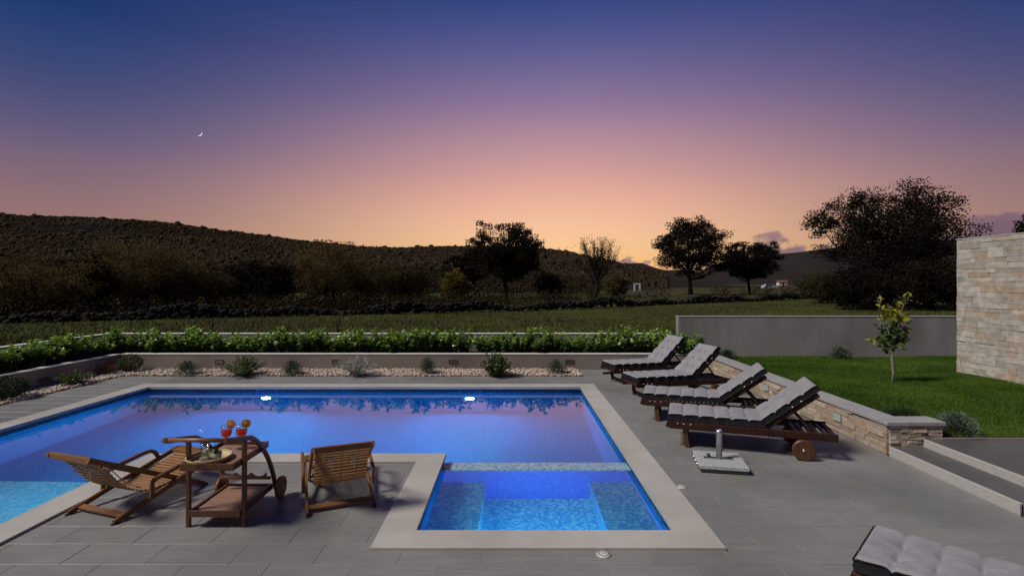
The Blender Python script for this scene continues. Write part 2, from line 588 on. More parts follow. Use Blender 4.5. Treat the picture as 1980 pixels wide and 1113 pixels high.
M['wicker'] = mat('woven tray cane', (0.42, 0.30, 0.14), (0.62, 0.47, 0.25), scale=45, rough=0.6, bump=0.4, bscale=70, bdist=0.004)
M['pot_grey'] = mat('concrete pot', (0.22, 0.21, 0.19), (0.32, 0.31, 0.28), scale=30, rough=0.9)
M['candle'] = mat('sage wax', (0.68, 0.72, 0.56), (0.74, 0.77, 0.62), scale=6, rough=0.5)
M['succulent'] = mat('succulent leaf', (0.05, 0.10, 0.02), (0.12, 0.19, 0.04), scale=20, rough=0.5)
M['drink'] = mat('orange red drink', (0.85, 0.10, 0.015), (0.97, 0.19, 0.02), scale=4, rough=0.15, translucent=0.7)
M['orange_peel'] = mat('orange peel', (0.80, 0.27, 0.015), rough=0.5)
M['orange_flesh'] = mat('orange flesh', (0.95, 0.44, 0.035), (0.98, 0.56, 0.07), scale=60, rough=0.35, translucent=0.45)
M['orange_pith'] = mat('orange pith', (0.9, 0.66, 0.25), rough=0.6)
M['wall_lamp_glass'] = mat('frosted lamp glass', (0.36, 0.42, 0.38), rough=0.25)
M['louvre'] = mat('bronze louvre', (0.085, 0.07, 0.055), (0.11, 0.09, 0.07), scale=10, rough=0.5, metal=0.3)
M['mosaic_wall'] = mosaic('blue pool mosaic', [(0.02, 0.17, 0.40), (0.03, 0.19, 0.43), (0.018, 0.155, 0.385), (0.04, 0.21, 0.44)], rough=0.6)
M['mosaic_shade'] = mosaic('shade darkened teal mosaic', [(0.008, 0.050, 0.085), (0.012, 0.065, 0.10), (0.006, 0.040, 0.075), (0.02, 0.085, 0.11)], rough=0.4)  # shade on the wall above the water, painted as a darker teal
M['mosaic_deep'] = mosaic('deep blue spa mosaic', [(0.01, 0.13, 0.50), (0.015, 0.16, 0.55), (0.01, 0.11, 0.46), (0.02, 0.18, 0.56)], rough=0.5)
M['skimmer'] = mat('dark blue skimmer mouth', (0.012, 0.06, 0.14), rough=0.6)
M['mosaic_spa'] = mosaic('turquoise spa mosaic', [(0.05, 0.36, 0.48), (0.12, 0.48, 0.58), (0.03, 0.28, 0.44), (0.24, 0.58, 0.60), (0.07, 0.40, 0.52), (0.04, 0.32, 0.48), (0.30, 0.62, 0.62)], size=0.028, rough=0.5)
M['mosaic_step'] = mosaic('light turquoise step mosaic', [(0.20, 0.55, 0.62), (0.34, 0.66, 0.70), (0.14, 0.46, 0.56), (0.46, 0.72, 0.72)], size=0.03, rough=0.5)
M['mosaic_pale'] = mosaic('pale ledge mosaic', [(0.22, 0.36, 0.46), (0.34, 0.46, 0.52), (0.13, 0.27, 0.40), (0.28, 0.42, 0.49), (0.18, 0.32, 0.44)], size=0.03)

# stones of the clad walls: colour of its own for each stone
def stone_mat(name, cols, scale):
    m = bpy.data.materials.new(name)
    m.use_nodes = True
    nt = m.node_tree
    p = nt.nodes['Principled BSDF']
    p.inputs['Roughness'].default_value = 0.85
    L, N = nt.links.new, nt.nodes.new
    oi = N('ShaderNodeObjectInfo')
    cr = N('ShaderNodeValToRGB')
    cr.color_ramp.interpolation = 'CONSTANT'
    while len(cr.color_ramp.elements) < len(cols):
        cr.color_ramp.elements.new(0.5)
    for i, (e, c) in enumerate(zip(cr.color_ramp.elements, cols)):
        e.position = i / len(cols)
        e.color = (*c, 1)
    L(oi.outputs['Random'], cr.inputs[0])
    g = N('ShaderNodeNewGeometry')
    nz = N('ShaderNodeTexNoise')
    nz.inputs['Scale'].default_value = scale
    nz.inputs['Detail'].default_value = 7
    nz.inputs['Roughness'].default_value = 0.65
    L(g.outputs['Position'], nz.inputs[0])
    hs = N('ShaderNodeHueSaturation')
    mr_ = N('ShaderNodeMapRange')
    mr_.inputs[1].default_value = 0.25
    mr_.inputs[2].default_value = 0.75
    mr_.inputs[3].default_value = 0.62
    mr_.inputs[4].default_value = 1.25
    L(nz.outputs[0], mr_.inputs[0])
    L(mr_.outputs[0], hs.inputs['Value'])
    L(cr.outputs[0], hs.inputs['Color'])
    L(hs.outputs[0], p.inputs['Base Color'])
    b = N('ShaderNodeBump')
    b.inputs['Strength'].default_value = 0.5
    b.inputs['Distance'].default_value = 0.012
    n2 = N('ShaderNodeTexNoise')
    n2.inputs['Scale'].default_value = scale * 3.0
    n2.inputs['Detail'].default_value = 6
    L(g.outputs['Position'], n2.inputs[0])
    L(n2.outputs[0], b.inputs['Height'])
    L(b.outputs[0], p.inputs['Normal'])
    return m


M['stone_tall'] = stone_mat('honey and grey wall stone', [(0.44, 0.395, 0.33), (0.39, 0.345, 0.29), (0.50, 0.46, 0.395), (0.36, 0.335, 0.295), (0.44, 0.36, 0.275),
                                                  (0.47, 0.43, 0.37), (0.36, 0.32, 0.27), (0.48, 0.44, 0.375), (0.42, 0.325, 0.24), (0.49, 0.445, 0.38), (0.41, 0.375, 0.32)], 9)
M['stone_low'] = stone_mat('split face wall stone', [(0.40, 0.32, 0.24), (0.48, 0.40, 0.31), (0.33, 0.25, 0.185), (0.45, 0.35, 0.26), (0.36, 0.29, 0.225), (0.52, 0.44, 0.35), (0.40, 0.27, 0.19)], 22)


def water_mat():
    m = bpy.data.materials.new('still pool water')
    m.use_nodes = True
    nt = m.node_tree
    nt.nodes.remove(nt.nodes['Principled BSDF'])
    L, N = nt.links.new, nt.nodes.new
    out = nt.nodes['Material Output']
    rf = N('ShaderNodeBsdfRefraction')
    rf.inputs['IOR'].default_value = 1.33
    rf.inputs['Roughness'].default_value = 0.0
    rf.inputs['Color'].default_value = (0.86, 0.95, 1.0, 1)
    gl = N('ShaderNodeBsdfGlossy')
    gl.inputs['Roughness'].default_value = 0.0
    gl.inputs['Color'].default_value = (1, 1, 1, 1)
    fr = N('ShaderNodeFresnel')
    fr.inputs['IOR'].default_value = WATER_IOR
    mx = N('ShaderNodeMixShader')
    gain = N('ShaderNodeMath')
    gain.operation = 'MULTIPLY'
    gain.use_clamp = True
    gain.inputs[1].default_value = WATER_SHEEN
    L(fr.outputs[0], gain.inputs[0])
    L(gain.outputs[0], mx.inputs[0])
    L(rf.outputs[0], mx.inputs[1])
    L(gl.outputs[0], mx.inputs[2])
    nz = N('ShaderNodeTexNoise')
    nz.inputs['Scale'].default_value = 1.6
    nz.inputs['Detail'].default_value = 2
    t = N('ShaderNodeTexCoord')
    L(t.outputs['Object'], nz.inputs[0])
    b = N('ShaderNodeBump')
    b.inputs['Strength'].default_value = 0.015
    b.inputs['Distance'].default_value = 0.012
    L(nz.outputs[0], b.inputs['Height'])
    for n in (rf, gl, fr):
        L(b.outputs[0], n.inputs['Normal'])
    L(mx.outputs[0], out.inputs[0])
    return m


WATER_IOR = 1.33
WATER_SHEEN = 1.7
M['water'] = water_mat()


def glass_mat(name, col=(1, 1, 1), sheen=0.10):
    m = bpy.data.materials.new(name)
    m.use_nodes = True
    nt = m.node_tree
    nt.nodes.remove(nt.nodes['Principled BSDF'])
    L, N = nt.links.new, nt.nodes.new
    tr = N('ShaderNodeBsdfTransparent')
    tr.inputs[0].default_value = (*col, 1)
    gl = N('ShaderNodeBsdfGlossy')
    gl.inputs['Roughness'].default_value = 0.03
    lw = N('ShaderNodeLayerWeight')
    lw.inputs[0].default_value = 0.30
    gn = N('ShaderNodeMath')
    gn.operation = 'MULTIPLY'
    gn.inputs[1].default_value = 0.4
    mx = N('ShaderNodeMixShader')
    L(lw.outputs[1], gn.inputs[0])
    L(gn.outputs[0], mx.inputs[0])
    L(tr.outputs[0], mx.inputs[1])
    L(gl.outputs[0], mx.inputs[2])
    L(mx.outputs[0], nt.nodes['Material Output'].inputs[0])
    return m


M['glass'] = glass_mat('clear glass', (0.96, 0.97, 0.97))
M['glass_sage'] = glass_mat('sage glass', (0.96, 0.98, 0.93))


def emit_mat(name, col, st):
    m = bpy.data.materials.new(name)
    m.use_nodes = True
    p = m.node_tree.nodes['Principled BSDF']
    p.inputs['Base Color'].default_value = (*col, 1)
    p.inputs['Emission Color'].default_value = (*col, 1)
    p.inputs['Emission Strength'].default_value = st
    return m


M['lamp_lens'] = emit_mat('lit pool lamp lens', (0.85, 0.95, 1.0), 2.6)
M['moon'] = emit_mat('moonlit crescent', (0.95, 0.88, 0.92), 0.75)

# ================================================================== setting
POOL_Z = -0.08
# deck -----------------------------------------------------------------
DECK = (-8.3, 4.36, -1.0, 11.9)
HOLES = [(-7.2, 1.6, 5.72, 10.12), (-7.2, -3.9, 1.2, 5.72), (-1.06, 1.6, 3.86, 5.72), (-8.3, 1.52, 11.05, 11.9)]


def rect_minus(r, h):
    x0, x1, y0, y1 = r
    a0, a1, b0, b1 = h
    if a1 <= x0 or a0 >= x1 or b1 <= y0 or b0 >= y1:
        return [r]
    out = []
    if b0 > y0:
        out.append((x0, x1, y0, b0))
    if b1 < y1:
        out.append((x0, x1, b1, y1))
    m0, m1 = max(y0, b0), min(y1, b1)
    if a0 > x0:
        out.append((x0, a0, m0, m1))
    if a1 < x1:
        out.append((a1, x1, m0, m1))
    return out


def cells(rect, holes):
    rs = [rect]
    for h in holes:
        rs = [q for r in rs for q in rect_minus(r, h)]
    return rs


deck_mb = MB()
for r in cells(DECK, HOLES):
    deck_mb.box(r[0], r[1], r[2], r[3], -0.16, -0.003)
deck = tag(deck_mb.build('pool_deck', M['grout']), kind='structure')

tiles = []
G = 0.0016
RH, TL = 0.288, 0.6
k0 = int((DECK[2] - 3.676) / RH) - 1
for k in range(k0, 40):
    y0 = 3.676 + k * RH
    y1 = y0 + RH
    offx = (0.38 if k % 2 == 0 else 0.08)
    for i in range(-16, 10):
        x0 = offx + i * TL
        x1 = x0 + TL
        c = (max(x0, DECK[0]), min(x1, DECK[1]), max(y0, DECK[2]), min(y1, DECK[3]))
        if c[1] - c[0] < 0.02 or c[3] - c[2] < 0.02:
            continue
        for q in cells(c, HOLES):
            if q[1] - q[0] > 0.02 and q[3] - q[2] > 0.02:
                tiles.append(q)


def tile_weight(q):
    cx, cy = (q[0] + q[1]) / 2, (q[2] + q[3]) / 2
    if cy < 3.4 or abs(cx) > cy * 1.02 + 0.4:
        return 0
    return (q[1] - q[0]) * (q[3] - q[2]) / cy ** 3


tiles.sort(key=tile_weight, reverse=True)
tile_cache = {}


def tile_mesh(w, h):
    key = (round(w, 3), round(h, 3))
    if key not in tile_cache:
        b = MB()
        b.cbox(-w / 2 + G, w / 2 - G, -h / 2 + G, h / 2 - G, -0.010, 0.0, 0.0018)
        me = b.mesh('tile')
        me.materials.append(M['deck_tile'])
        tile_cache[key] = me
    return tile_cache[key]


for q in tiles[:290]:
    o = link('tile', tile_mesh(q[1] - q[0], q[3] - q[2]), None, deck, ((q[0] + q[1]) / 2, (q[2] + q[3]) / 2, random.uniform(-0.0006, 0.0006)))
rest = MB()
for q in tiles[290:]:
    rest.cbox(q[0] + G, q[1] - G, q[2] + G, q[3] - G, -0.010, 0.0, 0.0018)
tag(rest.build('tile_field', M['deck_tile'], deck), kind='stuff')

# coping ----------------------------------------------------------------
cp = MB()
zt, zb = 0.022, -0.022
for (x0, x1, y0, y1) in [(-7.2, 1.6, 9.82, 10.12), (-7.2, -6.9, 1.2, 9.82), (1.30, 1.6, 3.86, 9.82), (-1.06, 1.30, 3.86, 4.14),
                         (-1.06, -0.765, 4.14, 6.0), (-4.2, -1.06, 5.72, 6.0), (-4.2, -3.9, 1.2, 5.72), (-6.9, -4.2, 1.2, 1.5)]:
    cp.box(x0, x1, y0, y1, zb, zt)
tag(cp.build('pool_coping', M['coping']), kind='structure')

# basin -------------------------------------------------------------------
FL = -1.5
basin = MB()


def vwall(b, p, q, z0, z1):
    b.add([(p[0], p[1], z0), (q[0], q[1], z0), (q[0], q[1], z1), (p[0], p[1], z1)], [(0, 1, 2, 3)])


e = 0.02   # walls stand back under the coping nose
loop = [(-6.9 - e, 1.5 - e), (-4.2 + e, 1.5 - e), (-4.2 + e, 6.0 - e), (-0.765 - e, 6.0 - e), (-0.765 - e, 4.14 - e), (1.30 + e, 4.14 - e), (1.30 + e, 9.82 + e), (-6.9 - e, 9.82 + e)]
for i in range(len(loop)):
    vwall(basin, loop[i], loop[(i + 1) % len(loop)], FL, -0.14)
basin.add([(-6.95, 5.9, FL), (1.35, 5.9, FL), (1.35, 9.86, FL), (-6.95, 9.86, FL)], [(0, 1, 2, 3)])
basin.add([(-6.95, 1.4, FL), (-4.15, 1.4, FL), (-4.15, 5.9, FL), (-6.95, 5.9, FL)], [(0, 1, 2, 3)])
tag(basin.build('pool_basin', M['mosaic_wall']), kind='structure')
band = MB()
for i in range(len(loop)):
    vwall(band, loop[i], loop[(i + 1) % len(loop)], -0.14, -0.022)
tag(band.build('shaded_wall_band', M['mosaic_shade']), kind='structure')
# spa: floor, two benches, dividing wall
spa = MB()
spa.box(-0.785, 1.32, 4.12, 5.74, FL + 0.004, -0.86)
spa.box(-0.784, -0.30, 4.121, 5.738, -0.859, -0.42)
spa.box(0.86, 1.319, 4.121, 5.738, -0.859, -0.42)
tag(spa.build('spa_seat_floor', M['mosaic_spa']), kind='structure')
dv = MB()
dv.box(-0.786, 1.321, 5.74, 5.97, FL + 0.006, -0.105)
tag(dv.build('spa_dividing_wall', M['mosaic_deep']), kind='structure')
dl = MB()
dl.box(-0.783, 1.318, 5.735, 5.975, -0.105, POOL_Z + 0.003)
tag(dl.build('spa_dividing_ledge', M['mosaic_pale']), kind='structure')
st = MB()
st.box(-6.915, -4.185, 1.49, 4.98, FL + 0.004, -0.34)
st.box(-6.914, -4.186, 4.98, 5.86, FL + 0.005, -0.66)
tag(st.build('pool_steps', M['mosaic_step']), kind='structure')
wt_ = MB()
wt_.add([(-6.92, 1.48, POOL_Z), (-4.18, 1.48, POOL_Z), (-4.18, 5.98, POOL_Z), (-6.92, 5.98, POOL_Z),
         (-0.785, 5.98, POOL_Z), (1.32, 5.98, POOL_Z), (1.32, 9.84, POOL_Z), (-6.92, 9.84, POOL_Z), (-0.785, 4.12, POOL_Z), (1.32, 4.12, POOL_Z)],
        [(0, 1, 2, 3), (3, 2, 4, 5, 6, 7), (8, 9, 5, 4)])
tag(wt_.build('water', M['water']), kind='structure')


# pool lamps --------------------------------------------------------------
def pool_lamp(x, y, z, nx, ny, label, power, col=(0.015, 0.54, 1.0), group='underwater pool lamps', size=0.17):
    t = empty('pool_lamp', (x, y, z), math.atan2(ny, nx) + PI / 2, label, 'pool lamp', group)   # local -y faces the water
    b = MB()
    b.lathe([(0.075, -0.002), (0.105, -0.012), (0.115, 0.0), (0.115, 0.02)], axis='y', seg=24)
    b.build('lamp_ring', M['steel'], t)
    b = MB()
    b.lathe([(0.0, -0.026), (0.05, -0.022), (0.074, -0.014), (0.074, 0.0)], axis='y', seg=24)
    b.build('lens', M['lamp_lens'], t)
    ld = bpy.data.lights.new('lamp_light', 'AREA')
    ld.shape = 'DISK'
    ld.size = size
    ld.energy = power
    ld.color = col
    lo = bpy.data.objects.new('lamp_light', ld)
    COL.objects.link(lo)
    lo.parent = t
    lo.location = (0, -0.05, 0)
    lo.rotation_euler = (R(-90), 0, 0)
    return t


LP = 142
pool_lamp(-4.66, 9.84, -0.56, 0, -1, 'lit round pool lamp under the far coping, behind the two orange drinks', LP)
pool_lamp(-0.80, 9.84, -0.56, 0, -1, 'lit round pool lamp below the dark skimmer mouth in the far pool wall', LP * 0.60)
pool_lamp(-2.50, 5.98, -0.60, 0, 1, 'added unseen pool lamp in the pool wall under the deck behind the small chair', LP * 1.15)  # out of view, added to spread blue light through the main pool
pool_lamp(0.27, 4.12, -0.26, 0, 1, 'added unseen pool lamp in the near wall of the small spa pool', 34, (0.12, 0.50, 1.0))  # added where it stays hidden, to light the spa back wall and benches
pool_lamp(-4.18, 5.12, -0.27, -1, 0, 'added unseen pool lamp under the coping beside the reclining chair and the pool steps', 36, (0.18, 0.62, 1.0))  # unseen lamp, added to brighten the steps and left arm

for (x, lb) in ((-0.80, 'dark skimmer mouth in the far pool wall above the right lamp'), (-4.66, 'skimmer mouth in the far pool wall above the left lamp')):
    t = empty('pool_skimmer', (x, 9.84, -0.08), 0, lb, 'pool skimmer')
    b = MB()
    for (x0, x1, z0, z1) in ((-0.20, 0.20, 0.045, 0.057), (-0.20, 0.20, -0.105, -0.09), (-0.20, -0.185, -0.09, 0.045), (0.185, 0.20, -0.09, 0.045)):
        b.box(x0, x1, -0.012, 0.01, z0, z1)
    b.build('frame', M['mosaic_wall'], t)
    b = MB()
    b.box(-0.185, 0.185, -0.004, 0.01, -0.09, 0.045)
    b.build('mouth', M['skimmer'], t)

# gravel bed -----------------------------------------------------------------
gb = MB()
gb.box(-9.0, 1.52, 11.05, 11.9, -0.15, -0.005)
gb.box(-9.0, -8.3, 1.0, 11.05, -0.15, -0.005)
tag(gb.build('gravel_bed', M['gravel_bed']), kind='structure')


def ico():
    t = (1 + 5 ** 0.5) / 2
    v = np.array([(-1, t, 0), (1, t, 0), (-1, -t, 0), (1, -t, 0), (0, -1, t), (0, 1, t), (0, -1, -t), (0, 1, -t), (t, 0, -1), (t, 0, 1), (-t, 0, -1), (-t, 0, 1)], float)
    v /= np.linalg.norm(v[0])
    f = np.array([(0, 11, 5), (0, 5, 1), (0, 1, 7), (0, 7, 10), (0, 10, 11), (1, 5, 9), (5, 11, 4), (11, 10, 2), (10, 7, 6), (7, 1, 8), (3, 9, 4), (3, 4, 2), (3, 2, 6), (3, 6, 8), (3, 8, 9), (4, 9, 5), (2, 4, 11), (6, 2, 10), (8, 6, 7), (9, 8, 1)])
    return v, f


def pebbles(P, size, flat=0.65, rng=RNG):
    v, f = ico()
    n = len(P)
    s = size[:, None] * rng.uniform(0.75, 1.3, (n, 3))
    s[:, 2] *= flat
    a = rng.uniform(0, 2 * PI, n)
    V = v[None] * s[:, None, :] * rng.uniform(0.86, 1.14, (n, 12, 1))
    c, sn = np.cos(a)[:, None], np.sin(a)[:, None]
    X = V[..., 0] * c - V[..., 1] * sn
    Y = V[..., 0] * sn + V[..., 1] * c
    V = np.stack([X, Y, V[..., 2]], -1) + P[:, None, :]
    F = f[None] + (np.arange(n) * 12)[:, None, None]
    return V.reshape(-1, 3), F.reshape(-1, 3)


n1, n2 = 8200, 3200
P1 = np.stack([RNG.uniform(-9.0, 1.5, n1), RNG.uniform(11.07, 11.89, n1), RNG.uniform(0.0, 0.03, n1)], 1)
P2 = np.stack([RNG.uniform(-8.98, -8.33, n2), RNG.uniform(6.5, 11.07, n2), RNG.uniform(0.0, 0.03, n2)], 1)
PP = np.concatenate([P1, P2])
V, F = pebbles(PP, RNG.uniform(0.014, 0.032, len(PP)))
tag(link('gravel', np_mesh('gravel', V, F, True), M['gravel']), 'cream pebbles filling the bed along the foot of the planter wall', 'gravel', kind='stuff')

# planter walls -----------------------------------------------------------------
pw = empty('planter_wall', (-2.6, 11.98, 0), 0, 'low cream rendered planter wall running round the gravel bed', 'planter wall')
b = MB((-2.6, 11.98, 0))
b.box(-9.0, 4.345, 11.9, 12.06, -0.2, 0.345)
b.box(-9.16, -9.0, 1.0, 12.06, -0.2, 0.345)
b.build('wall_body', M['render_cream'], pw)
b = MB((-2.6, 11.98, 0))
b.cbox(-9.003, 4.345, 11.892, 12.068, 0.345, 0.362, 0.004)
b.cbox(-9.168, -8.992, 1.0, 11.892, 0.345, 0.362, 0.004)
b.build('wall_top', M['white_cap'], pw)
so = MB()
so.box(-10.0, 3.72, 12.06, 12.9, -0.2, 0.29)
so.box(3.72, 4.345, 12.06, 12.198, -0.2, 0.291)
so.box(-10.0, -9.16, 1.0, 12.06, -0.2, 0.29)
tag(so.build('planter_soil', M['soil']), kind='structure')
bw = empty('boundary_wall', (-3, 13.0, 0), 0, 'thin pale boundary wall standing behind the laurel hedge', 'wall')
b = MB((-3, 13.0, 0))
b.box(-10.16, 3.70, 12.9, 13.06, -0.6, 0.715)
b.box(-10.16, -10.0, 1.0, 12.9, -0.6, 0.715)
b.build('wall_body', M['render_grey'], bw)
b = MB((-3, 13.0, 0))
b.cbox(-10.17, 3.70, 12.892, 13.068, 0.715, 0.735, 0.004)
b.cbox(-10.17, -9.992, 1.0, 12.892, 0.715, 0.735, 0.004)
b.build('wall_top', M['white_cap'], bw)

# louvred lights in the planter wall
lv = [(424, 'louvred wall light beside the large green rosemary bush'), (650, 'louvred wall light half hidden by the silver bush'),
      (876, 'louvred wall light between the grey mound and the tall green bush'), (1101, 'louvred wall light next to the last grey mound')]


def louvre_light(loc, rz, label):
    t = empty('wall_light', loc, rz, label, 'wall light', 'louvred lights in the planter wall')
    b = MB()
    w, h = 0.10, 0.045
    vs = []
    for y_ in (-0.012, 0.0):
        for (q, r_) in ((w, h), (w - 0.01, h - 0.008)):
            vs += [(-q, y_, -r_), (q, y_, -r_), (q, y_, r_), (-q, y_, r_)]
    fs = []
    for i in range(4):
        k = (i + 1) % 4
        fs += [(i, k, k + 4, i + 4), (i, i + 8, k + 8, k), (i + 4, k + 4, k + 12, i + 12), (i + 8, i + 12, k + 12, k + 8)]
    b.add(vs, fs)
    b.build('frame', M['louvre'], t)
    sl = MB()
    sl.add([(-w + 0.01, -0.010, -0.009), (w - 0.01, -0.010, -0.009), (w - 0.01, -0.002, 0.009), (-w + 0.01, -0.002, 0.009)], [(0, 1, 2, 3)])
    sl.add([(-w + 0.01, -0.011, -0.011), (w - 0.01, -0.011, -0.011), (w - 0.01, -0.010, -0.009), (-w + 0.01, -0.010, -0.009)], [(0, 1, 2, 3)])
    me = sl.mesh('louvre_blade')
    for k in range(4):
        link('louvre_blade', me, M['louvre'], t, (0, 0, -0.027 + k * 0.018))


for px, lb in lv:
    louvre_light(((px - 990) / 1000 * 11.9, 11.9, 0.18), 0, lb)
louvre_light((-9.0, 9.93, 0.135), R(90), 'louvred wall light in the left return of the planter wall')

# grey rendered wall on the right ------------------------------------------------
gw = empty('garden_wall', (6.5, 12.3, 0), 0, 'plain grey rendered garden wall behind the lawn', 'wall')
b = MB((6.5, 12.3, 0))
b.box(3.93, 11.6, 12.2, 12.4, -0.3, 1.193)
b.build('wall_body', M['render_grey'], gw)
b = MB((6.5, 12.3, 0))
b.cbox(3.922, 11.6, 12.192, 12.408, 1.193, 1.207, 0.004)
b.build('wall_top', M['cap'], gw)


def lawn_z(x, y):
    t = np.clip((np.asarray(y) - 6.02) / 1.5, 0, 1)
    return 0.195 + 0.15 * t * t * (3 - 2 * t) - 0.10 * np.clip((np.asarray(y) - 8.5) / 3.7, 0, 1) + 0.012 * np.sin(np.asarray(x) * 1.7) * np.cos(np.asarray(y) * 1.3)


# lawn --------------------------------------------------------------------------
nx, ny = 60, 60
gx, gy = np.meshgrid(np.linspace(4.6, 11.6, nx), np.linspace(6.03, 12.2, ny), indexing='ij')
V = np.stack([gx.ravel(), gy.ravel(), lawn_z(gx, gy).ravel()], 1)
ii, jj = np.meshgrid(np.arange(nx - 1), np.arange(ny - 1), indexing='ij')
a_ = (ii * ny + jj).ravel()
F = np.stack([a_, a_ + ny, a_ + ny + 1, a_ + 1], 1)
tag(link('lawn', np_mesh('lawn', V, F, True), M['lawn_soil']), kind='structure')


def blades(P, h, w, lean, rng=RNG):
    n = len(P)
    a = rng.uniform(0, 2 * PI, n)
    l = rng.uniform(0, 2 * PI, n)
    d = np.stack([np.cos(a), np.sin(a), np.zeros(n)], 1) * (w / 2)[:, None]
    tip = np.stack([np.cos(l), np.sin(l), np.zeros(n)], 1) * (lean * h)[:, None]
    tip[:, 2] = h
    V = np.stack([P - d, P + d, P + tip], 1).reshape(-1, 3)
    F = np.arange(n * 3).reshape(-1, 3)
    return V, F


n = 210000
y = RNG.uniform(6.04, 12.18, n)
x = RNG.uniform(4.62, np.where(y > 9.3, 11.2, 8.26), n)
P = np.stack([x, y, lawn_z(x, y)], 1)
V, F = blades(P, RNG.uniform(0.02, 0.05, n), RNG.uniform(0.004, 0.009, n), RNG.uniform(0.1, 0.9, n))
tag(link('lawn_grass', np_mesh('lawn_grass', V, F), M['lawn']), 'short green lawn between the low stone wall and the grey wall', 'grass', kind='stuff')

# meadow -------------------------------------------------------------------------
def meadow_h(x, y):
    return -0.06 + 0.10 * np.sin(x * 0.11 + 1.0) * np.sin(y * 0.13) * np.clip((y - 14) / 10, 0, 1)


xs = np.concatenate([np.linspace(-3000, -80, 12), np.linspace(-76, 90, 110), np.linspace(100, 3000, 12)])
ys = np.concatenate([np.linspace(13.06, 60, 80), np.linspace(62, 160, 40), np.linspace(200, 5000, 16)])
gx, gy = np.meshgrid(xs, ys, indexing='ij')
V = np.stack([gx.ravel(), gy.ravel(), np.where(np.abs(gx) < 95, meadow_h(gx, gy), -0.06).ravel()], 1)
ii, jj = np.meshgrid(np.arange(len(xs) - 1), np.arange(len(ys) - 1), indexing='ij')
a_ = (ii * len(ys) + jj).ravel()
F = np.stack([a_, a_ + len(ys), a_ + len(ys) + 1, a_ + 1], 1)
tag(link('meadow', np_mesh('meadow', V, F, True), M['meadow']), kind='structure')
b = MB()
b.add([(-3000, -40, -0.07), (-10.16, -40, -0.07), (-10.16, 13.06, -0.06), (-3000, 13.06, -0.06)], [(0, 1, 2, 3)])
b.add([(10.0, -40, -0.07), (3000, -40, -0.07), (3000, 13.06, -0.06), (10.0, 13.06, -0.06)], [(0, 1, 2, 3)])
b.add([(-3000, -3000, -0.2), (3000, -3000, -0.2), (3000, -1.0, -0.2), (-3000, -1.0, -0.2)], [(0, 1, 2, 3)])
tag(b.build('side_ground', M['meadow']), kind='structure')


def wall_line(t):   # the dry stone wall across the field
    return np.stack([-34 + 96 * t, 23 + 30 * t + 40 * t * t], -1)


def wall_y(x):
    t = (np.asarray(x) + 34) / 96
    return 23 + 30 * t + 40 * t * t


n = 150000
y = 13.2 + 47 * RNG.uniform(0, 1, n) ** 1.5
x = RNG.uniform(-1.05, 0.95, n) * y
ok = y < wall_y(x) - 0.3
x, y = x[ok], y[ok]
strip = (y < 15.5 + 1.4 * np.sin(x * 0.35) + 0.04 * x)
for nm, sel, m, lb in (('meadow_grass', ~strip, 'meadow_blade', 'rough mown grass of the field beyond the boundary wall'), ('dry_grass', strip, 'dry_blade', 'strip of dry brown grass just behind the boundary wall')):
    xx, yy = x[sel], y[sel]
    P = np.stack([xx, yy, meadow_h(xx, yy) - 0.01], 1)
    V, F = blades(P, RNG.uniform(0.05, 0.17, len(xx)), RNG.uniform(0.02, 0.045, len(xx)), RNG.uniform(0.2, 1.0, len(xx)))
    tag(link(nm, np_mesh(nm, V, F), M[m]), lb, 'grass', kind='stuff')

# dry stone wall --------------------------------------------------------------------
dw = empty('dry_stone_wall', (0, 40, 0), 0, 'long low tumbledown wall of dark field stones across the meadow', 'stone wall')
n = 7000
t = RNG.uniform(0, 1, n)
c = wall_line(t)
hh = 0.50 + 0.18 * np.sin(t * 47) + 0.15 * np.sin(t * 113 + 2)
z = hh * RNG.uniform(0, 1, n) ** 0.8
wd = 0.55 * (1 - 0.5 * z / hh)
P = np.stack([c[:, 0] + RNG.uniform(-1, 1, n) * 0.2, c[:, 1] + RNG.uniform(-1, 1, n) * wd, z - 0.03], 1) - np.array([0, 40, 0])
V, F = pebbles(P, RNG.uniform(0.08, 0.19, n), 0.7)
tag(link('field_stones', np_mesh('field_stones', V, F, False), M['drystone'], dw), kind='stuff')

# hills ------------------------------------------------------------------------------
RX = [-700, -450, -297, -252, -219, -189, -162, -135, -111, -87, -63, -36, -21, 0, 18, 33, 51, 69, 84, 102, 125, 150, 700]
RHT = [50, 46.5, 42.3, 41.0, 39.6, 36.0, 32.2, 29.2, 26.2, 23.4, 23.3, 24.0, 24.2, 24.0, 22.6, 21.0, 16.6, 13.2, 9.0, 4.5, 0.5, -1, -1]


def hill_z(x, y):
    H = np.interp(x, RX, RHT) - 1.2
    s0 = 95 + 45 * np.clip((x + 10) / 40, 0, 1) + 60 * np.clip((x - 40) / 30, 0, 1)
    u = np.clip((y - s0) / (300 - s0), 0, 1)
    v = np.clip((y - 300) / 260, 0, 1)
    bumps = 1.0 * np.sin(x * 0.045) * np.sin(y * 0.05 + 1) + 0.6 * np.sin(x * 0.11 + y * 0.07)
    return np.where(H > 0, H, H) * (u ** 1.25) * (1 - 0.75 * v * v) + bumps * u * np.clip(H / 15, 0, 1) * np.clip((300 - y) / 80, 0, 1) - 0.3


gx, gy = np.meshgrid(np.linspace(-700, 220, 150), np.linspace(90, 560, 90), indexing='ij')
V = np.stack([gx.ravel(), gy.ravel(), hill_z(gx, gy).ravel()], 1)
ii, jj = np.meshgrid(np.arange(149), np.arange(89), indexing='ij')
a_ = (ii * 90 + jj).ravel()
F = np.stack([a_, a_ + 90, a_ + 91, a_ + 1], 1)
tag(link('hill', np_mesh('hill', V, F, True), M['hill']), kind='structure')


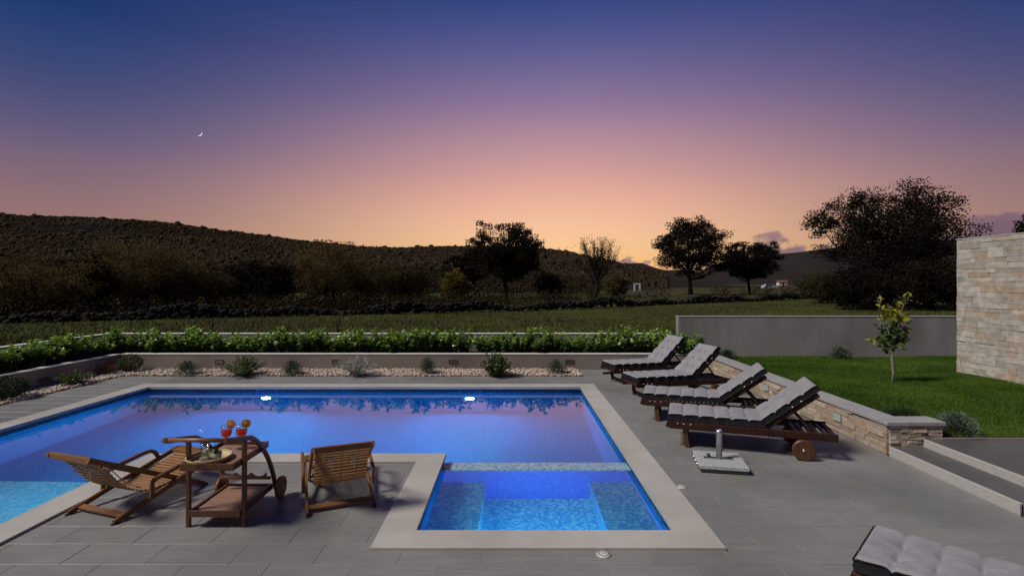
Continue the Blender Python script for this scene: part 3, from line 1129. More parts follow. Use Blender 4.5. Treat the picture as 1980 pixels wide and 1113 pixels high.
def leaf_quads(P, size, rng=RNG, aspect=0.6, up=0.0):
    """one kite-shaped leaf per point, random turn"""
    n = len(P)
    d = rng.normal(size=(n, 3))
    d[:, 2] += up
    d /= np.linalg.norm(d, axis=1)[:, None]
    r = rng.normal(size=(n, 3))
    s = np.cross(d, r)
    s /= np.linalg.norm(s, axis=1)[:, None] + 1e-9
    L = size[:, None]
    V = np.stack([P - d * L * 0.5, P + s * L * aspect * 0.5, P + d * L * 0.5, P - s * L * aspect * 0.5], 1).reshape(-1, 3)
    F = np.arange(n * 4).reshape(-1, 4)
    return V, F


n = 46000
y = 165 + 175 * RNG.uniform(0, 1, n) ** 0.9
x = RNG.uniform(-1.15, 0.30, n) * y
keep = np.interp(x, RX, RHT) > 2.0
clear = ((x + 225) / 30) ** 2 + ((y - 262) / 8) ** 2 < 1      # bare rock patch
x, y = x[keep & ~clear], y[keep & ~clear]
rad = RNG.uniform(0.30, 0.85, len(x)) * np.where(RNG.uniform(0, 1, len(x)) < 0.04, 2.0, 1.0) * (0.95 + 0.4 * np.sin(x * 0.09) * np.sin(y * 0.11 + x * 0.03))
C0 = np.stack([x, y, hill_z(x, y) + rad * 0.35], 1)
V, F = pebbles(C0, rad, 0.85)
V = V + RNG.normal(0, 0.13, V.shape)
k = 5
dirs = RNG.normal(size=(len(x), k, 3))
dirs[..., 2] = np.abs(dirs[..., 2])
dirs /= np.linalg.norm(dirs, axis=2)[..., None]
P = C0[:, None, :] + dirs * rad[:, None, None] * 0.98
V2, F2 = leaf_quads(P.reshape(-1, 3), np.repeat(rad, k) * RNG.uniform(0.35, 0.75, len(x) * k), aspect=0.6)
# nearer bushes at the foot of the hill: looser, all leaves
n = 3600
y = 96 + 78 * RNG.uniform(0, 1, n)
x = RNG.uniform(-1.15, 0.30, n) * y
keep = (np.interp(x, RX, RHT) > 2.0) & (x < 0.17 * y)
x, y = x[keep], y[keep]
rad = RNG.uniform(0.5, 1.7, len(x))
k = 60
dirs = RNG.normal(size=(len(x), k, 3))
dirs /= np.linalg.norm(dirs, axis=2)[..., None]
P = np.stack([x, y, hill_z(x, y) + rad * 0.45], 1)[:, None, :] + dirs * rad[:, None, None] * RNG.uniform(0.5, 1.05, (len(x), k, 1))
V3, F3 = leaf_quads(P.reshape(-1, 3), np.repeat(rad, k) * RNG.uniform(0.22, 0.42, len(x) * k), aspect=0.65)
VV = np.concatenate([V, V2, V3])
tag(link('hillside_scrub', np_mesh('hillside_scrub', VV, [F, np.concatenate([F2 + len(V), F3 + len(V) + len(V2)])]), M['scrub']), 'dark scrub covering the long hill on the left', 'scrub', kind='stuff')
nR = 260
x = -225 + RNG.uniform(-26, 26, nR)
y = 262 + RNG.uniform(-9, 9, nR)
V, F = pebbles(np.stack([x, y, hill_z(x, y)], 1), RNG.uniform(0.5, 1.5, nR), 0.5)
tag(link('hillside_rocks', np_mesh('hillside_rocks', V, F), M['drystone']), 'pale bare rock patch high on the left hillside', 'rocks', kind='stuff')

FX = [150, 200, 225, 252, 300, 370, 459, 495, 549, 640, 774, 891, 1100, 1500]
FH = [20, 36, 36, 27, 22, 22, 26, 43, 60, 70, 78, 80, 85, 90]
gx, gy = np.meshgrid(np.linspace(-200, 1600, 140), np.linspace(520, 1300, 40), indexing='ij')
H = np.interp(gx, FX, FH, left=10)
uu = np.clip((gy - 520) / 380, 0, 1)
zz = H * uu ** 1.4 + 1.2 * np.sin(gx * 0.09) * np.sin(gy * 0.03) * uu - 0.5
V = np.stack([gx.ravel(), gy.ravel(), zz.ravel()], 1)
ii, jj = np.meshgrid(np.arange(139), np.arange(39), indexing='ij')
a_ = (ii * 40 + jj).ravel()
F = np.stack([a_, a_ + 40, a_ + 41, a_ + 1], 1)
tag(link('distant_hill', np_mesh('distant_hill', V, F, True), M['hill_far']), kind='structure')

fx = np.linspace(10, 330, 40)
fy = np.linspace(92, 430, 30)
gx, gy = np.meshgrid(fx, fy, indexing='ij')
V = np.stack([gx.ravel(), gy.ravel(), (-0.03 + 0.25 * np.sin(gx * 0.05) * np.sin(gy * 0.04) * np.clip((gy - 92) / 80, 0, 1)).ravel()], 1)
ii, jj = np.meshgrid(np.arange(39), np.arange(29), indexing='ij')
a_ = (ii * 30 + jj).ravel()
F = np.stack([a_, a_ + 30, a_ + 31, a_ + 1], 1)
tag(link('dry_field', np_mesh('dry_field', V, F, True), M['dry_field']), kind='structure')

# ================================================================== background trees
def unit(v):
    v = np.asarray(v, float)
    return v / (np.linalg.norm(v) + 1e-9)


def tree(name, px, ytop, wpx, Y, leafm, label, group, style='dense', density=1.0, trunk_h=0.22, seed=0, leaf=0.28, base_z=-0.1, cat='tree'):
    rng = np.random.default_rng(1000 + seed)
    X = (px - 990) / 1000.0 * Y
    top = 2.0 + (546 - ytop) / 1000.0 * Y
    H = top - base_z
    Rw = wpx / 2000.0 * Y
    t = empty(name, (X, Y, base_z), 0, label, cat, group)
    cz = H * (trunk_h + (1 - trunk_h) * 0.5)
    rz = H * (1 - trunk_h) * 0.5
    tr = MB()
    limbs = []
    r0 = max(0.06, H * 0.026)
    base_top = H * trunk_h
    lean = rng.normal(0, 0.03, 2) * H
    tr.tube([(0, 0, -0.2), (lean[0] * 0.3, lean[1] * 0.3, base_top * 0.5), (lean[0] * 0.7, lean[1] * 0.7, base_top), (lean[0], lean[1], H * 0.55), (lean[0] * 1.2, lean[1], H * 0.8)],
            [r0 * 1.35, r0, r0 * 0.85, r0 * 0.5, r0 * 0.18], 6)
    nl = 13 if style != 'bare' else 26
    clumps = []
    for i in range(nl):
        a = 2 * PI * i / nl * 2.4 + rng.uniform(-0.4, 0.4)
        el = rng.uniform(-0.45, 0.95)
        rr = rng.uniform(0.75, 0.98)
        end = np.array([math.cos(a) * math.cos(el) * Rw * rr, math.sin(a) * math.cos(el) * Rw * rr, cz + math.sin(el) * rz * rr])
        st_ = np.array([lean[0] * 0.7, lean[1] * 0.7, base_top * rng.uniform(0.85, 1.0) + max(0, el) * H * 0.12])
        if style == 'bare':
            el = rng.uniform(0.25, 1.2)
            end = np.array([math.cos(a) * math.cos(el) * Rw * rr, math.sin(a) * math.cos(el) * Rw * rr, base_top + math.sin(el) * (H - base_top) * 0.8])
        mid = st_ * 0.5 + end * 0.5 + np.array([0, 0, -0.06 * H if style != 'bare' else 0.06 * H]) + rng.normal(0, 0.03 * H, 3) * (0.4 if style == 'bare' else 1)
        pts = catmull([st_, mid, end], 4)
        tr.tube(pts, list(np.linspace(r0 * (0.45 if style != 'bare' else 0.26), r0 * 0.10, len(pts))), 4)
        clumps.append(end)
        ns = 5 if style != 'bare' else 7
        for j in range(ns):
            p0 = pts[2 + j % (len(pts) - 3)]
            if style == 'bare':
                dirv = unit(end - st_) * 0.9 + np.array([0, 0, 0.7]) + rng.normal(0, 0.35, 3)
                p1 = p0 + unit(dirv) * H * rng.uniform(0.14, 0.28)
                p1[2] = min(p1[2], H)
                tr.tube([p0, (p0 + p1) / 2 + rng.normal(0, 0.02 * H, 3), p1], [r0 * 0.14, r0 * 0.10, r0 * 0.05], 3)
                for q in range(5):
                    m0 = p0 + (p1 - p0) * rng.uniform(0.3, 0.8)
                    m1 = m0 + unit(unit(p1 - p0) + rng.normal(0, 0.45, 3)) * H * rng.uniform(0.06, 0.14)
                    tr.tube([m0, m1], [r0 * 0.08, r0 * 0.04], 3)
                    clumps.append(m1)
            else:
                dv_ = rng.normal(0, 1, 3)
                p1 = p0 + unit(dv_ + unit(end - st_)) * Rw * rng.uniform(0.25, 0.5)
                q = (p1 - np.array([0, 0, cz])) / np.array([Rw, Rw, rz])
                ql = np.linalg.norm(q)
                if ql > 1:
                    p1 = np.array([0, 0, cz]) + q / ql * np.array([Rw, Rw, rz]) * rng.uniform(0.9, 1.02)
                tr.tube([p0, (p0 + p1) / 2 + rng.normal(0, 0.02 * H, 3), p1], [r0 * 0.16, r0 * 0.11, r0 * 0.05], 3)
                clumps.append(p1)
    C = np.array(clumps)
    if style == 'bare':
        nlv = int(1500 * density)
        idx = rng.integers(0, len(C), nlv)
        P = C[idx] + rng.normal(0, 0.03 * H, (nlv, 3))
        tr.build('trunk', M['bark'], t)
        V, F = leaf_quads(P, rng.uniform(0.5, 1.0, nlv) * leaf, rng, 0.5)
    else:
        # extra clump centres through the crown's shell
        ne = int(90 * density if style == 'dense' else min(75 * density, 160))
        d = rng.normal(size=(ne, 3))
        d /= np.linalg.norm(d, axis=1)[:, None]
        E = d * np.array([Rw, Rw, rz]) * (rng.uniform(0.35, 1.0, (ne, 1)) ** 0.6) * 0.95 + np.array([0, 0, cz])
        C = np.concatenate([C, E])
        # lobes: pull the outline in and out by direction
        dd = (C - np.array([0, 0, cz])) / np.array([Rw, Rw, rz])
        ang = np.arctan2(dd[:, 1], dd[:, 0])
        f = 0.97 + 0.10 * np.sin(3 * ang + seed) + 0.08 * np.sin(5 * dd[:, 2] * 2 + ang * 2 + seed * 1.7)
        C = np.array([0, 0, cz]) + dd * f[:, None] * np.array([Rw, Rw, rz])
        C[:, 2] = np.minimum(C[:, 2], H * 0.985)
        if style == 'open':
            hub = np.array([lean[0], lean[1], H * 0.5])
            for c_ in C:
                q0 = hub + (c_ - hub) * rng.uniform(0.30, 0.5)
                tr.tube([tuple(q0), tuple(q0 * 0.5 + c_ * 0.5 + rng.normal(0, 0.015 * H, 3)), tuple(c_)], [r0 * 0.13, r0 * 0.09, r0 * 0.045], 3)
                for q in range(3):
                    tr.tube([tuple(q0 * 0.3 + c_ * 0.7), tuple(c_ + rng.normal(0, 0.075 * Rw, 3))], [r0 * 0.06, r0 * 0.025], 3)
        tr.build('trunk', M['bark'], t)
        nlv = int(9000 * density * (1.5 if style == 'dense' else 1.8))
        idx = rng.integers(0, len(C), nlv)
        sp = (0.13 if style == 'dense' else 0.092) * Rw * rng.uniform(0.5, 1.3, len(C))[idx][:, None]
        P = C[idx] + np.clip(rng.normal(0, 1, (nlv, 3)), -1.3, 1.3) * sp * np.array([1.1, 1.1, 0.75])
        P[:, 2] = np.clip(P[:, 2], 0.1, H * 1.01)
        V, F = leaf_quads(P, rng.uniform(0.6, 1.25, nlv) * leaf * 0.86, rng, 0.62)
    link('crown', np_mesh('crown', V, F), leafm, t)
    return t


TG = 'dark trees and bushes along the dry stone wall'
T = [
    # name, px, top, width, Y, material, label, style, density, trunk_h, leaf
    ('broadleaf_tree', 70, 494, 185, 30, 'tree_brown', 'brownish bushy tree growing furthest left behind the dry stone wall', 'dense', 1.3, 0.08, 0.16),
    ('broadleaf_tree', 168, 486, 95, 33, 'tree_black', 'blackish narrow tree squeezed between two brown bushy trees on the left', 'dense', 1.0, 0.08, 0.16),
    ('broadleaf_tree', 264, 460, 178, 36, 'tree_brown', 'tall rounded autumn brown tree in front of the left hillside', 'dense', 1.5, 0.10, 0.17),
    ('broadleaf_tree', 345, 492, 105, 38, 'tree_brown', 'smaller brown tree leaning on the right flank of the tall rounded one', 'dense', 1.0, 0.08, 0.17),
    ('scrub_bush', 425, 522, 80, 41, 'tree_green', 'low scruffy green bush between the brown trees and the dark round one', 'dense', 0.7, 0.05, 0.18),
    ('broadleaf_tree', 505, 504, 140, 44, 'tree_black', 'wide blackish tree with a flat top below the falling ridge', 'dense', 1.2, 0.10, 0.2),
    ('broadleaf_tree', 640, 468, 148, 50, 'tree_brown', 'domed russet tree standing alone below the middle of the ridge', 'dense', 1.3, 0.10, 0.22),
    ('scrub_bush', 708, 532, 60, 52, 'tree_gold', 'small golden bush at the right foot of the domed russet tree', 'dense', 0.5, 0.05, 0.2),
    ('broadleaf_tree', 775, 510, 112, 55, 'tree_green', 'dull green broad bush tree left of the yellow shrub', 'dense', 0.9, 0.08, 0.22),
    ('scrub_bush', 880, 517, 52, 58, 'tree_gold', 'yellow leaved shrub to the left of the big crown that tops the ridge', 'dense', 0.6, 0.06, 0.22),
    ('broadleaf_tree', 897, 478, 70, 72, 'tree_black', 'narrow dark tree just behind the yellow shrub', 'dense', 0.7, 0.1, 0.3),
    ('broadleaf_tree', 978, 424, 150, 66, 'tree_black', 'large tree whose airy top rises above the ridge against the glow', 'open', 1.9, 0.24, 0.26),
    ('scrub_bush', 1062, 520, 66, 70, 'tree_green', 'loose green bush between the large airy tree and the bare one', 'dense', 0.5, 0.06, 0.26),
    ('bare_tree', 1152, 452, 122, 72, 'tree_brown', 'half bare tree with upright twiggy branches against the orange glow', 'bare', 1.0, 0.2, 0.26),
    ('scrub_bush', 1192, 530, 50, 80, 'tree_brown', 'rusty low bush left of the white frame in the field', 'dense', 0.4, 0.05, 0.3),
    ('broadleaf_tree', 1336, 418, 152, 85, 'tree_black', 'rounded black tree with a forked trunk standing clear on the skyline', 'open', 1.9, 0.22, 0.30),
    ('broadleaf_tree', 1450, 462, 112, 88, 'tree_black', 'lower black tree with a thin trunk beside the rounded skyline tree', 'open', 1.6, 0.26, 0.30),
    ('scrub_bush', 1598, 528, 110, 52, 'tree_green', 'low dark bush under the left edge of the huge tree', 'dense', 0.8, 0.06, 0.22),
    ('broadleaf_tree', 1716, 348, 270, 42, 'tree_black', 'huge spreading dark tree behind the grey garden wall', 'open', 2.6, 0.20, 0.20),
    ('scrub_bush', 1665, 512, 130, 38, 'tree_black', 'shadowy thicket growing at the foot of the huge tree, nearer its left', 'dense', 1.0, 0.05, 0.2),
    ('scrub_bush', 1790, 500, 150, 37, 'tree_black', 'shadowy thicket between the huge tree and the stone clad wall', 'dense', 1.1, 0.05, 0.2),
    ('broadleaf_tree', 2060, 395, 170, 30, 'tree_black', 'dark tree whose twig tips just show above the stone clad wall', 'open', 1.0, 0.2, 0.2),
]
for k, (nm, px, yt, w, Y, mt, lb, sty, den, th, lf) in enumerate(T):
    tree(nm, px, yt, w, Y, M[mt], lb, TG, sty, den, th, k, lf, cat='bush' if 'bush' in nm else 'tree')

# undergrowth filling the tree line beyond the wall
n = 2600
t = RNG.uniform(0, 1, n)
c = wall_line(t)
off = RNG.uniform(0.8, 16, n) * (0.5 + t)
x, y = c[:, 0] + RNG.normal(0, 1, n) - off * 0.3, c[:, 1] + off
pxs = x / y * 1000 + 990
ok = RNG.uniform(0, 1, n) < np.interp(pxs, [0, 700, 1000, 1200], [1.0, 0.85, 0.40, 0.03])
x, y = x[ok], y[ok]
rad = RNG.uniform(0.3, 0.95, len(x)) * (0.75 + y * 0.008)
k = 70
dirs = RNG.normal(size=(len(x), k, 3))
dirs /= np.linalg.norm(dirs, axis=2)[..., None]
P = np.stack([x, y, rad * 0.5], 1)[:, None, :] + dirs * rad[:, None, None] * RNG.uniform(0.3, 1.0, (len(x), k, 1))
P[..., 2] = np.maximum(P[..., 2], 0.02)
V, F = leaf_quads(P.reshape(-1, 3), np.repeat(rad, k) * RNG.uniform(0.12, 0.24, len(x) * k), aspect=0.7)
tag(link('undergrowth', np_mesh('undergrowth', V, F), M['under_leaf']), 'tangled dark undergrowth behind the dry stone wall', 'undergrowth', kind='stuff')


def sapling(px, Y, h, seed, label):
    rng = np.random.default_rng(seed)
    t = empty('bare_sapling', ((px - 990) / 1000 * Y, Y, -0.06), 0, label, 'sapling', 'bare saplings in the field')
    b = MB()
    for i in range(3):
        a = rng.uniform(0, 2 * PI)
        p1 = np.array([math.cos(a) * 0.12 * h, math.sin(a) * 0.12 * h, h * rng.uniform(0.7, 1.0)])
        b.tube([(0, 0, 0), tuple(p1 * 0.5 + rng.normal(0, 0.02, 3)), tuple(p1)], [0.018, 0.012, 0.005], 4)
        for j in range(3):
            q0 = p1 * rng.uniform(0.4, 0.8)
            q1 = q0 + np.array([rng.normal(0, 0.12), rng.normal(0, 0.12), 0.25]) * h * 0.6
            b.tube([tuple(q0), tuple(q1)], [0.008, 0.004], 3)
    b.build('stem', M['bark'], t)


sapling(407, 19, 1.0, 3, 'thin bare sapling in the field behind the left half of the hedge')
sapling(652, 20, 1.1, 4, 'thin bare sapling in the field behind the middle of the hedge')

# far white frame, car, shed ------------------------------------------------------
ff = empty('white_field_frame', ((1232 - 990) / 1000 * 118, 118, 0), 0, 'small white post frame standing in the dry field', 'frame')
b = MB()
b.box(-0.75, 0.75, -0.1, 0.1, 1.55, 1.85)
b.build('top_rail', M['shed_white'], ff)
b = MB()
b.box(0.45, 0.75, -0.1, 0.1, 0, 1.55)
me = b.mesh('post')
link('post', me, M['shed_white'], ff)
link('post', me, M['shed_white'], ff, (-1.2, 0, 0), None, (1, 1, 1))

car = empty('parked_car', ((1487 - 990) / 1000 * 158, 158, 0.0), 0, 'pale parked car in the far field between the two skyline trees', 'car')
b = MB()
prof = [(-2.1, 0.35), (2.1, 0.35), (2.15, 0.75), (1.2, 0.92), (0.6, 1.42), (-1.2, 1.45), (-1.9, 0.98), (-2.15, 0.9)]
vs = [(p[0], -0.85, p[1]) for p in prof] + [(p[0], 0.85, p[1]) for p in prof]
nn = len(prof)
b.add(vs, [tuple(range(nn)), tuple(reversed(range(nn, 2 * nn)))] + [(i, i + nn, (i + 1) % nn + nn, (i + 1) % nn) for i in range(nn)])
b.build('body', M['car'], car)
b = MB()
b.add([(1.02, -0.86, 0.95), (0.55, -0.86, 1.36), (-1.15, -0.86, 1.38), (-1.7, -0.86, 1.0)], [(0, 1, 2, 3)])
b.build('window', M['glass_dark'], car)
b = MB()
b.lathe([(0.33, -0.1), (0.33, 0.1)], axis='y', seg=14)
me = b.mesh('wheel')
for wx in (-1.35, 1.35):
    for wy in (-0.8, 0.8):
        link('wheel', me, M['rubber'], car, (wx, wy, 0.33))

sh = empty('field_shed', ((1512 - 990) / 1000 * 300, 300, 0.2), 0, 'tiny white shed with a red roof far away in the valley', 'shed')
b = MB()
b.box(-2.5, 2.5, -1.5, 1.5, 0, 2.2)
b.build('wall', M['shed_white'], sh)
b = MB()
b.add([(-2.8, -1.8, 2.1), (2.8, -1.8, 2.1), (2.8, 1.8, 2.1), (-2.8, 1.8, 2.1), (-2.8, 0, 3.1), (2.8, 0, 3.1)], [(0, 1, 5, 4), (2, 3, 4, 5), (0, 4, 3), (1, 2, 5), (0, 3, 2, 1)])
b.build('roof', M['shed_roof'], sh)
b = MB()
b.box(-0.5, 0.5, -1.52, -1.505, 0, 1.9)
b.build('door', M['dark_wood'], sh)

# moon --------------------------------------------------------------------------
mo = MB()
dist = 4000.0
mdir = Vector(((385 - 990) / 1000, 1.0, (546 - 258) / 1000))
mc = Vector((0, 0, 2)) + mdir * dist
fwd = mdir.normalized()
rt = fwd.cross(Vector((0, 0, 1))).normalized()
up = rt.cross(fwd)
Rm = 20.0
outl = []
ang0 = R(-42)
N_ = 24
for i in range(N_ + 1):
    a = ang0 - R(82) + R(164) * i / N_
    outl.append((Rm * math.cos(a), Rm * math.sin(a)))
for i in range(N_, -1, -1):
    a = -R(82) + R(164) * i / N_
    lx, ly = Rm * math.cos(a) - 0.34 * Rm * max(0.0, math.cos(a)) - 0.02 * Rm, Rm * math.sin(a) * 0.995
    outl.append((lx * math.cos(ang0) - ly * math.sin(ang0), lx * math.sin(ang0) + ly * math.cos(ang0)))
no = len(outl)
vs = [mc + rt * x + up * y - fwd * 2 for x, y in outl] + [mc + rt * x + up * y + fwd * 2 for x, y in outl]
fs = [(i, i + 1, no - 2 - i, no - 1 - i) for i in range(N_)] + [(i + no, no - 1 - i + no, no - 2 - i + no, i + 1 + no) for i in range(N_)]
fs += [(i, i + no, (i + 1) % no + no, (i + 1) % no) for i in range(no)]
mo.add(vs, fs)
moon = mo.build('moon', M['moon'])
tag(moon, 'thin bright crescent moon in the purple sky above the hill', 'moon')


# ================================================================== clad walls
def stone_mesh(seed):
    rng = random.Random(seed)
    b = MB()
    j = lambda s: rng.uniform(-s, s)
    # unit stone: x length, z height, -y outwards (front at y=-1)
    c = 0.04
    vs = [(-.5, 0, -.5), (.5, 0, -.5), (.5, 0, .5), (-.5, 0, .5)]
    vs += [(-.5 + j(.006), -0.75, -.5 + j(.03)), (.5 + j(.006), -0.75, -.5 + j(.03)), (.5 + j(.006), -0.75, .5 + j(.03)), (-.5 + j(.006), -0.75, .5 + j(.03))]
    vs += [(-.5 + c * .4, -1 + j(.2), -.5 + c), (.5 - c * .3, -1 + j(.2), -.5 + c), (.5 - c * .3, -1 + j(.2), .5 - c), (-.5 + c * .3, -1 + j(.2), .5 - c)]
    fs = [(8, 9, 10, 11)]
    for i in range(4):
        k = (i + 1) % 4
        fs += [(i, k, k + 4, i + 4), (i + 4, k + 4, k + 8, i + 8)]
    b.add(vs, fs)
    return b.mesh('stone')


SM_T = [stone_mesh(i) for i in range(8)]
SM_L = [stone_mesh(50 + i) for i in range(8)]
for m_ in SM_T:
    m_.materials.append(M['stone_tall'])
for m_ in SM_L:
    m_.materials.append(M['stone_low'])


def clad(parent, org, p0, p1, z0f, z1, rows, lens, meshes, depth, seed, gap=0.003):
    """rows of stones on the face from p0 to p1 (outward is to the right of travel)"""
    rng = random.Random(seed)
    d = Vector((p1[0] - p0[0], p1[1] - p0[1], 0))
    Lh = d.length
    d.normalize()
    ang = math.atan2(d.y, d.x)
    z = z0f
    while z < z1 - 0.01:
        h = min(rng.choice(rows), z1 - z)
        if z1 - z - h < min(rows) * 0.5:
            h = z1 - z
        s = 0.0
        first = True
        while s < Lh - 0.01:
            l = rng.choice(lens) * rng.uniform(0.8, 1.2)
            if first:
                l *= rng.uniform(0.3, 1.0)
                first = False
            l = min(l, Lh - s)
            if Lh - s - l < 0.05:
                l = Lh - s
            c = Vector((p0[0], p0[1], 0)) + d * (s + l / 2) - Vector(org)
            dep = depth * rng.uniform(0.7, 1.35)
            link('stone', rng.choice(meshes), None, parent, (c.x, c.y, z + h / 2 - org[2]), (0, 0, ang), (l - gap, dep, h - gap))
            s += l
        z += h


# low retaining wall
RWX, RWY = 4.36, 6.0
org = (4.4, 8.5, 0)
rw = empty('retaining_wall', org, 0, 'low split stone retaining wall with grey cap beside the lawn', 'retaining wall')
b = MB(org)
b.box(RWX + 0.03, RWX + 0.25, RWY + 0.03, 12.18, -0.1, 0.345)
b.box(RWX + 0.25, 5.0, RWY + 0.03, RWY + 0.24, -0.1, 0.345)
b.build('wall_core', M['soil'], rw)
clad(rw, org, (RWX + 0.03, 11.88), (RWX + 0.03, RWY + 0.03), 0.0, 0.343, [0.05, 0.058, 0.066], [0.22, 0.30, 0.40], SM_L, 0.026, 5)
clad(rw, org, (RWX + 0.03, RWY + 0.03), (5.0, RWY + 0.03), 0.0, 0.343, [0.03, 0.04, 0.045], [0.10, 0.15, 0.2], SM_L, 0.026, 6)
for (x0, x1, y0, y1) in ((RWX - 0.015, RWX + 0.265, RWY + 0.265, 8.0), (RWX - 0.015, RWX + 0.265, 8.004, 9.75), (RWX - 0.015, RWX + 0.265, 9.754, 12.18), (RWX - 0.015, 5.025, RWY - 0.015, RWY + 0.262)):
    b = MB(org)
    b.cbox(x0, x1, y0, y1, 0.345, 0.385, 0.004)
    b.build('cap_slab', M['cap'], rw)

for (y, lb) in ((6.92, 'square glass wall light in the retaining wall right of the nearest lounger backrest'), (8.86, 'square glass wall light in the retaining wall between the second and third loungers')):
    t = empty('wall_light', (RWX + 0.004, y, 0.20), R(-90), lb, 'wall light', 'square lights in the retaining wall')
    b = MB()
    b.box(-0.073, 0.073, -0.016, 0.01, -0.049, 0.049)
    b.build('lamp_glass', M['wall_lamp_glass'], t)
    b = MB()
    b.box(-0.080, 0.080, -0.012, 0.02, -0.056, 0.056)
    b.build('frame', M['steel'], t)

# tall clad wall
org = (8.4, 8.0, 0.3)
tw = empty('stone_clad_wall', org, 0, 'tall wall clad in honey and grey stone strips at the far right', 'wall')
b = MB(org)
b.box(8.27, 8.6, 6.4, 9.58, 0.0, 2.79)
b.build('wall_core', M['grout'], tw)
clad(tw, org, (8.27, 9.60), (8.27, 7.2), 0.30, 2.79, [0.075, 0.088, 0.10], [0.18, 0.26, 0.34, 0.46], SM_T, 0.016, 9, 0.0016)
b = MB(org)
b.box(8.245, 8.62, 6.4, 9.61, 2.79, 2.81)
b.build('wall_top', M['riser'], tw)

# steps and upper terrace -----------------------------------------------------------
sp_ = MB()
sp_.box(4.385, 4.78, 4.45, 5.998, -0.16, 0.085)
sp_.box(4.78, 10.0, 3.0, 6.02, -0.16, 0.165)
tag(sp_.build('upper_terrace', M['grout']), kind='structure')
ut = bpy.data.objects['upper_terrace']


def ttile(x0, x1, y0, y1, zt, m='terrace_tile'):
    b = MB(((x0 + x1) / 2, (y0 + y1) / 2, zt))
    b.cbox(x0 + G, x1 - G, y0 + G, y1 - G, zt - 0.015, zt, 0.0015)
    b.build('tile', M[m], ut, ((x0 + x1) / 2, (y0 + y1) / 2, zt))


for k in range(3):
    ttile(4.40, 4.779, 4.45 + k * 0.516, 4.45 + (k + 1) * 0.516, 0.1)
for k in range(10):
    y0, y1 = 6.02 - (k + 1) * 0.3, 6.02 - k * 0.3
    o_ = 4.80 - (0.3 if k % 2 else 0)
    for i in range(10):
        x0, x1 = max(4.80, o_ + i * 0.6), min(10.0, o_ + (i + 1) * 0.6)
        if x1 - x0 > 0.05:
            ttile(x0, x1, y0, y1, 0.185)
for (x0, x1, y0, y1, z0, z1) in ((4.370, 4.40, 4.45, 5.985, -0.01, 0.102), (4.766, 4.80, 3.0, 5.985, 0.087, 0.187)):
    b = MB()
    b.cbox(x0, x1, y0, y1, z0, z1, 0.003)
    b.build('step_riser', M['riser'], ut)


# ================================================================== plants
def leaves_mesh(base, dirs, L, Wd, rng, curl=0.25):
    """folded 6-point leaves: base (n,3), dirs (n,3)"""
    n = len(base)
    d = dirs / np.linalg.norm(dirs, axis=1)[:, None]
    r = rng.normal(size=(n, 3)) * 0.4 + np.array([0, 0, 1.0])
    s = np.cross(d, r)
    s /= np.linalg.norm(s, axis=1)[:, None] + 1e-9
    u = np.cross(s, d)
    L = L[:, None]
    Wd = Wd[:, None]
    m1 = base + d * L * 0.35 + u * L * 0.04
    m2 = base + d * L * 0.72 - u * L * curl * 0.15
    tip = base + d * L - u * L * curl * 0.45
    V = np.stack([base, m1 + s * Wd * 0.5 + u * Wd * 0.12, m1 - s * Wd * 0.5 + u * Wd * 0.12, m2 + s * Wd * 0.42 + u * Wd * 0.1, m2 - s * Wd * 0.42 + u * Wd * 0.1, tip], 1)
    o = (np.arange(n) * 6)[:, None]
    tri = np.concatenate([o + np.array([[0, 1, 2]]), o + np.array([[3, 5, 4]])])
    quad = o + np.array([[2, 1, 3, 4]])
    return V.reshape(-1, 3), [tri, quad]


def laurel_mesh(seed):
    rng = np.random.default_rng(seed)
    B, D, SB = [], [], MB()
    tipB, tipD = [], []
    ns = 24
    for i in range(ns):
        a = rng.uniform(0, 2 * PI)
        r = 0.34 * rng.uniform(0.02, 1.0) ** 0.6
        h = rng.uniform(0.34, 0.62) * (1 - 0.30 * (r / 0.34) ** 2)
        p0 = np.array([r * 0.3 * math.cos(a), r * 0.3 * math.sin(a), 0])
        p1 = np.array([r * math.cos(a) * 1.2, r * math.sin(a) * 0.9, h])
        SB.tube([tuple(p0), tuple((p0 + p1) / 2), tuple(p1)], [0.008, 0.006, 0.003], 4)
        nl = 26
        for k in range(nl):
            u = (k + 0.5) / nl
            if u < 0.06:
                continue
            p = p0 + (p1 - p0) * u
            b_ = rng.uniform(0, 2 * PI)
            el = rng.uniform(-0.2, 0.7) + 0.5 * (u > 0.85)
            dv = np.array([math.cos(b_) * math.cos(el), math.sin(b_) * math.cos(el), math.sin(el)])
            (tipB if u > 0.78 else B).append(p)
            (tipD if u > 0.78 else D).append(dv)
    outm = []
    for (b_, d_, l0, l1) in ((B, D, 0.09, 0.14), (tipB, tipD, 0.07, 0.12)):
        b_, d_ = np.array(b_), np.array(d_)
        n = len(b_)
        V, F = leaves_mesh(b_, d_, rng.uniform(l0, l1, n), rng.uniform(0.040, 0.062, n), rng)
        outm.append(np_mesh('leaves', V, F, True))
    return SB.mesh('stems'), outm[0], outm[1]


LM = [laurel_mesh(200 + i) for i in range(6)]
for (a, b_, c_) in LM:
    a.materials.append(M['twig'])
    b_.materials.append(M['leaf_laurel'])
    c_.materials.append(M['leaf_laurel_tip'])
LG = 'laurel shrubs of the clipped hedge in the raised planter'


def laurel(x, y, k, s, lb='glossy green laurel shrub in the long back row of the hedge', LG='laurel shrubs of the back hedge row in the raised planter'):
    t = empty('laurel_shrub', (x, y, 0.285), random.uniform(0, 6.28), lb, 'shrub', LG)
    t.scale = (s * 1.12, s * 1.12, s)
    a, b_, c_ = LM[k % 6]
    link('stems', a, None, t)
    link('leaves', b_, None, t)
    link('lit_young_leaves', c_, None, t)


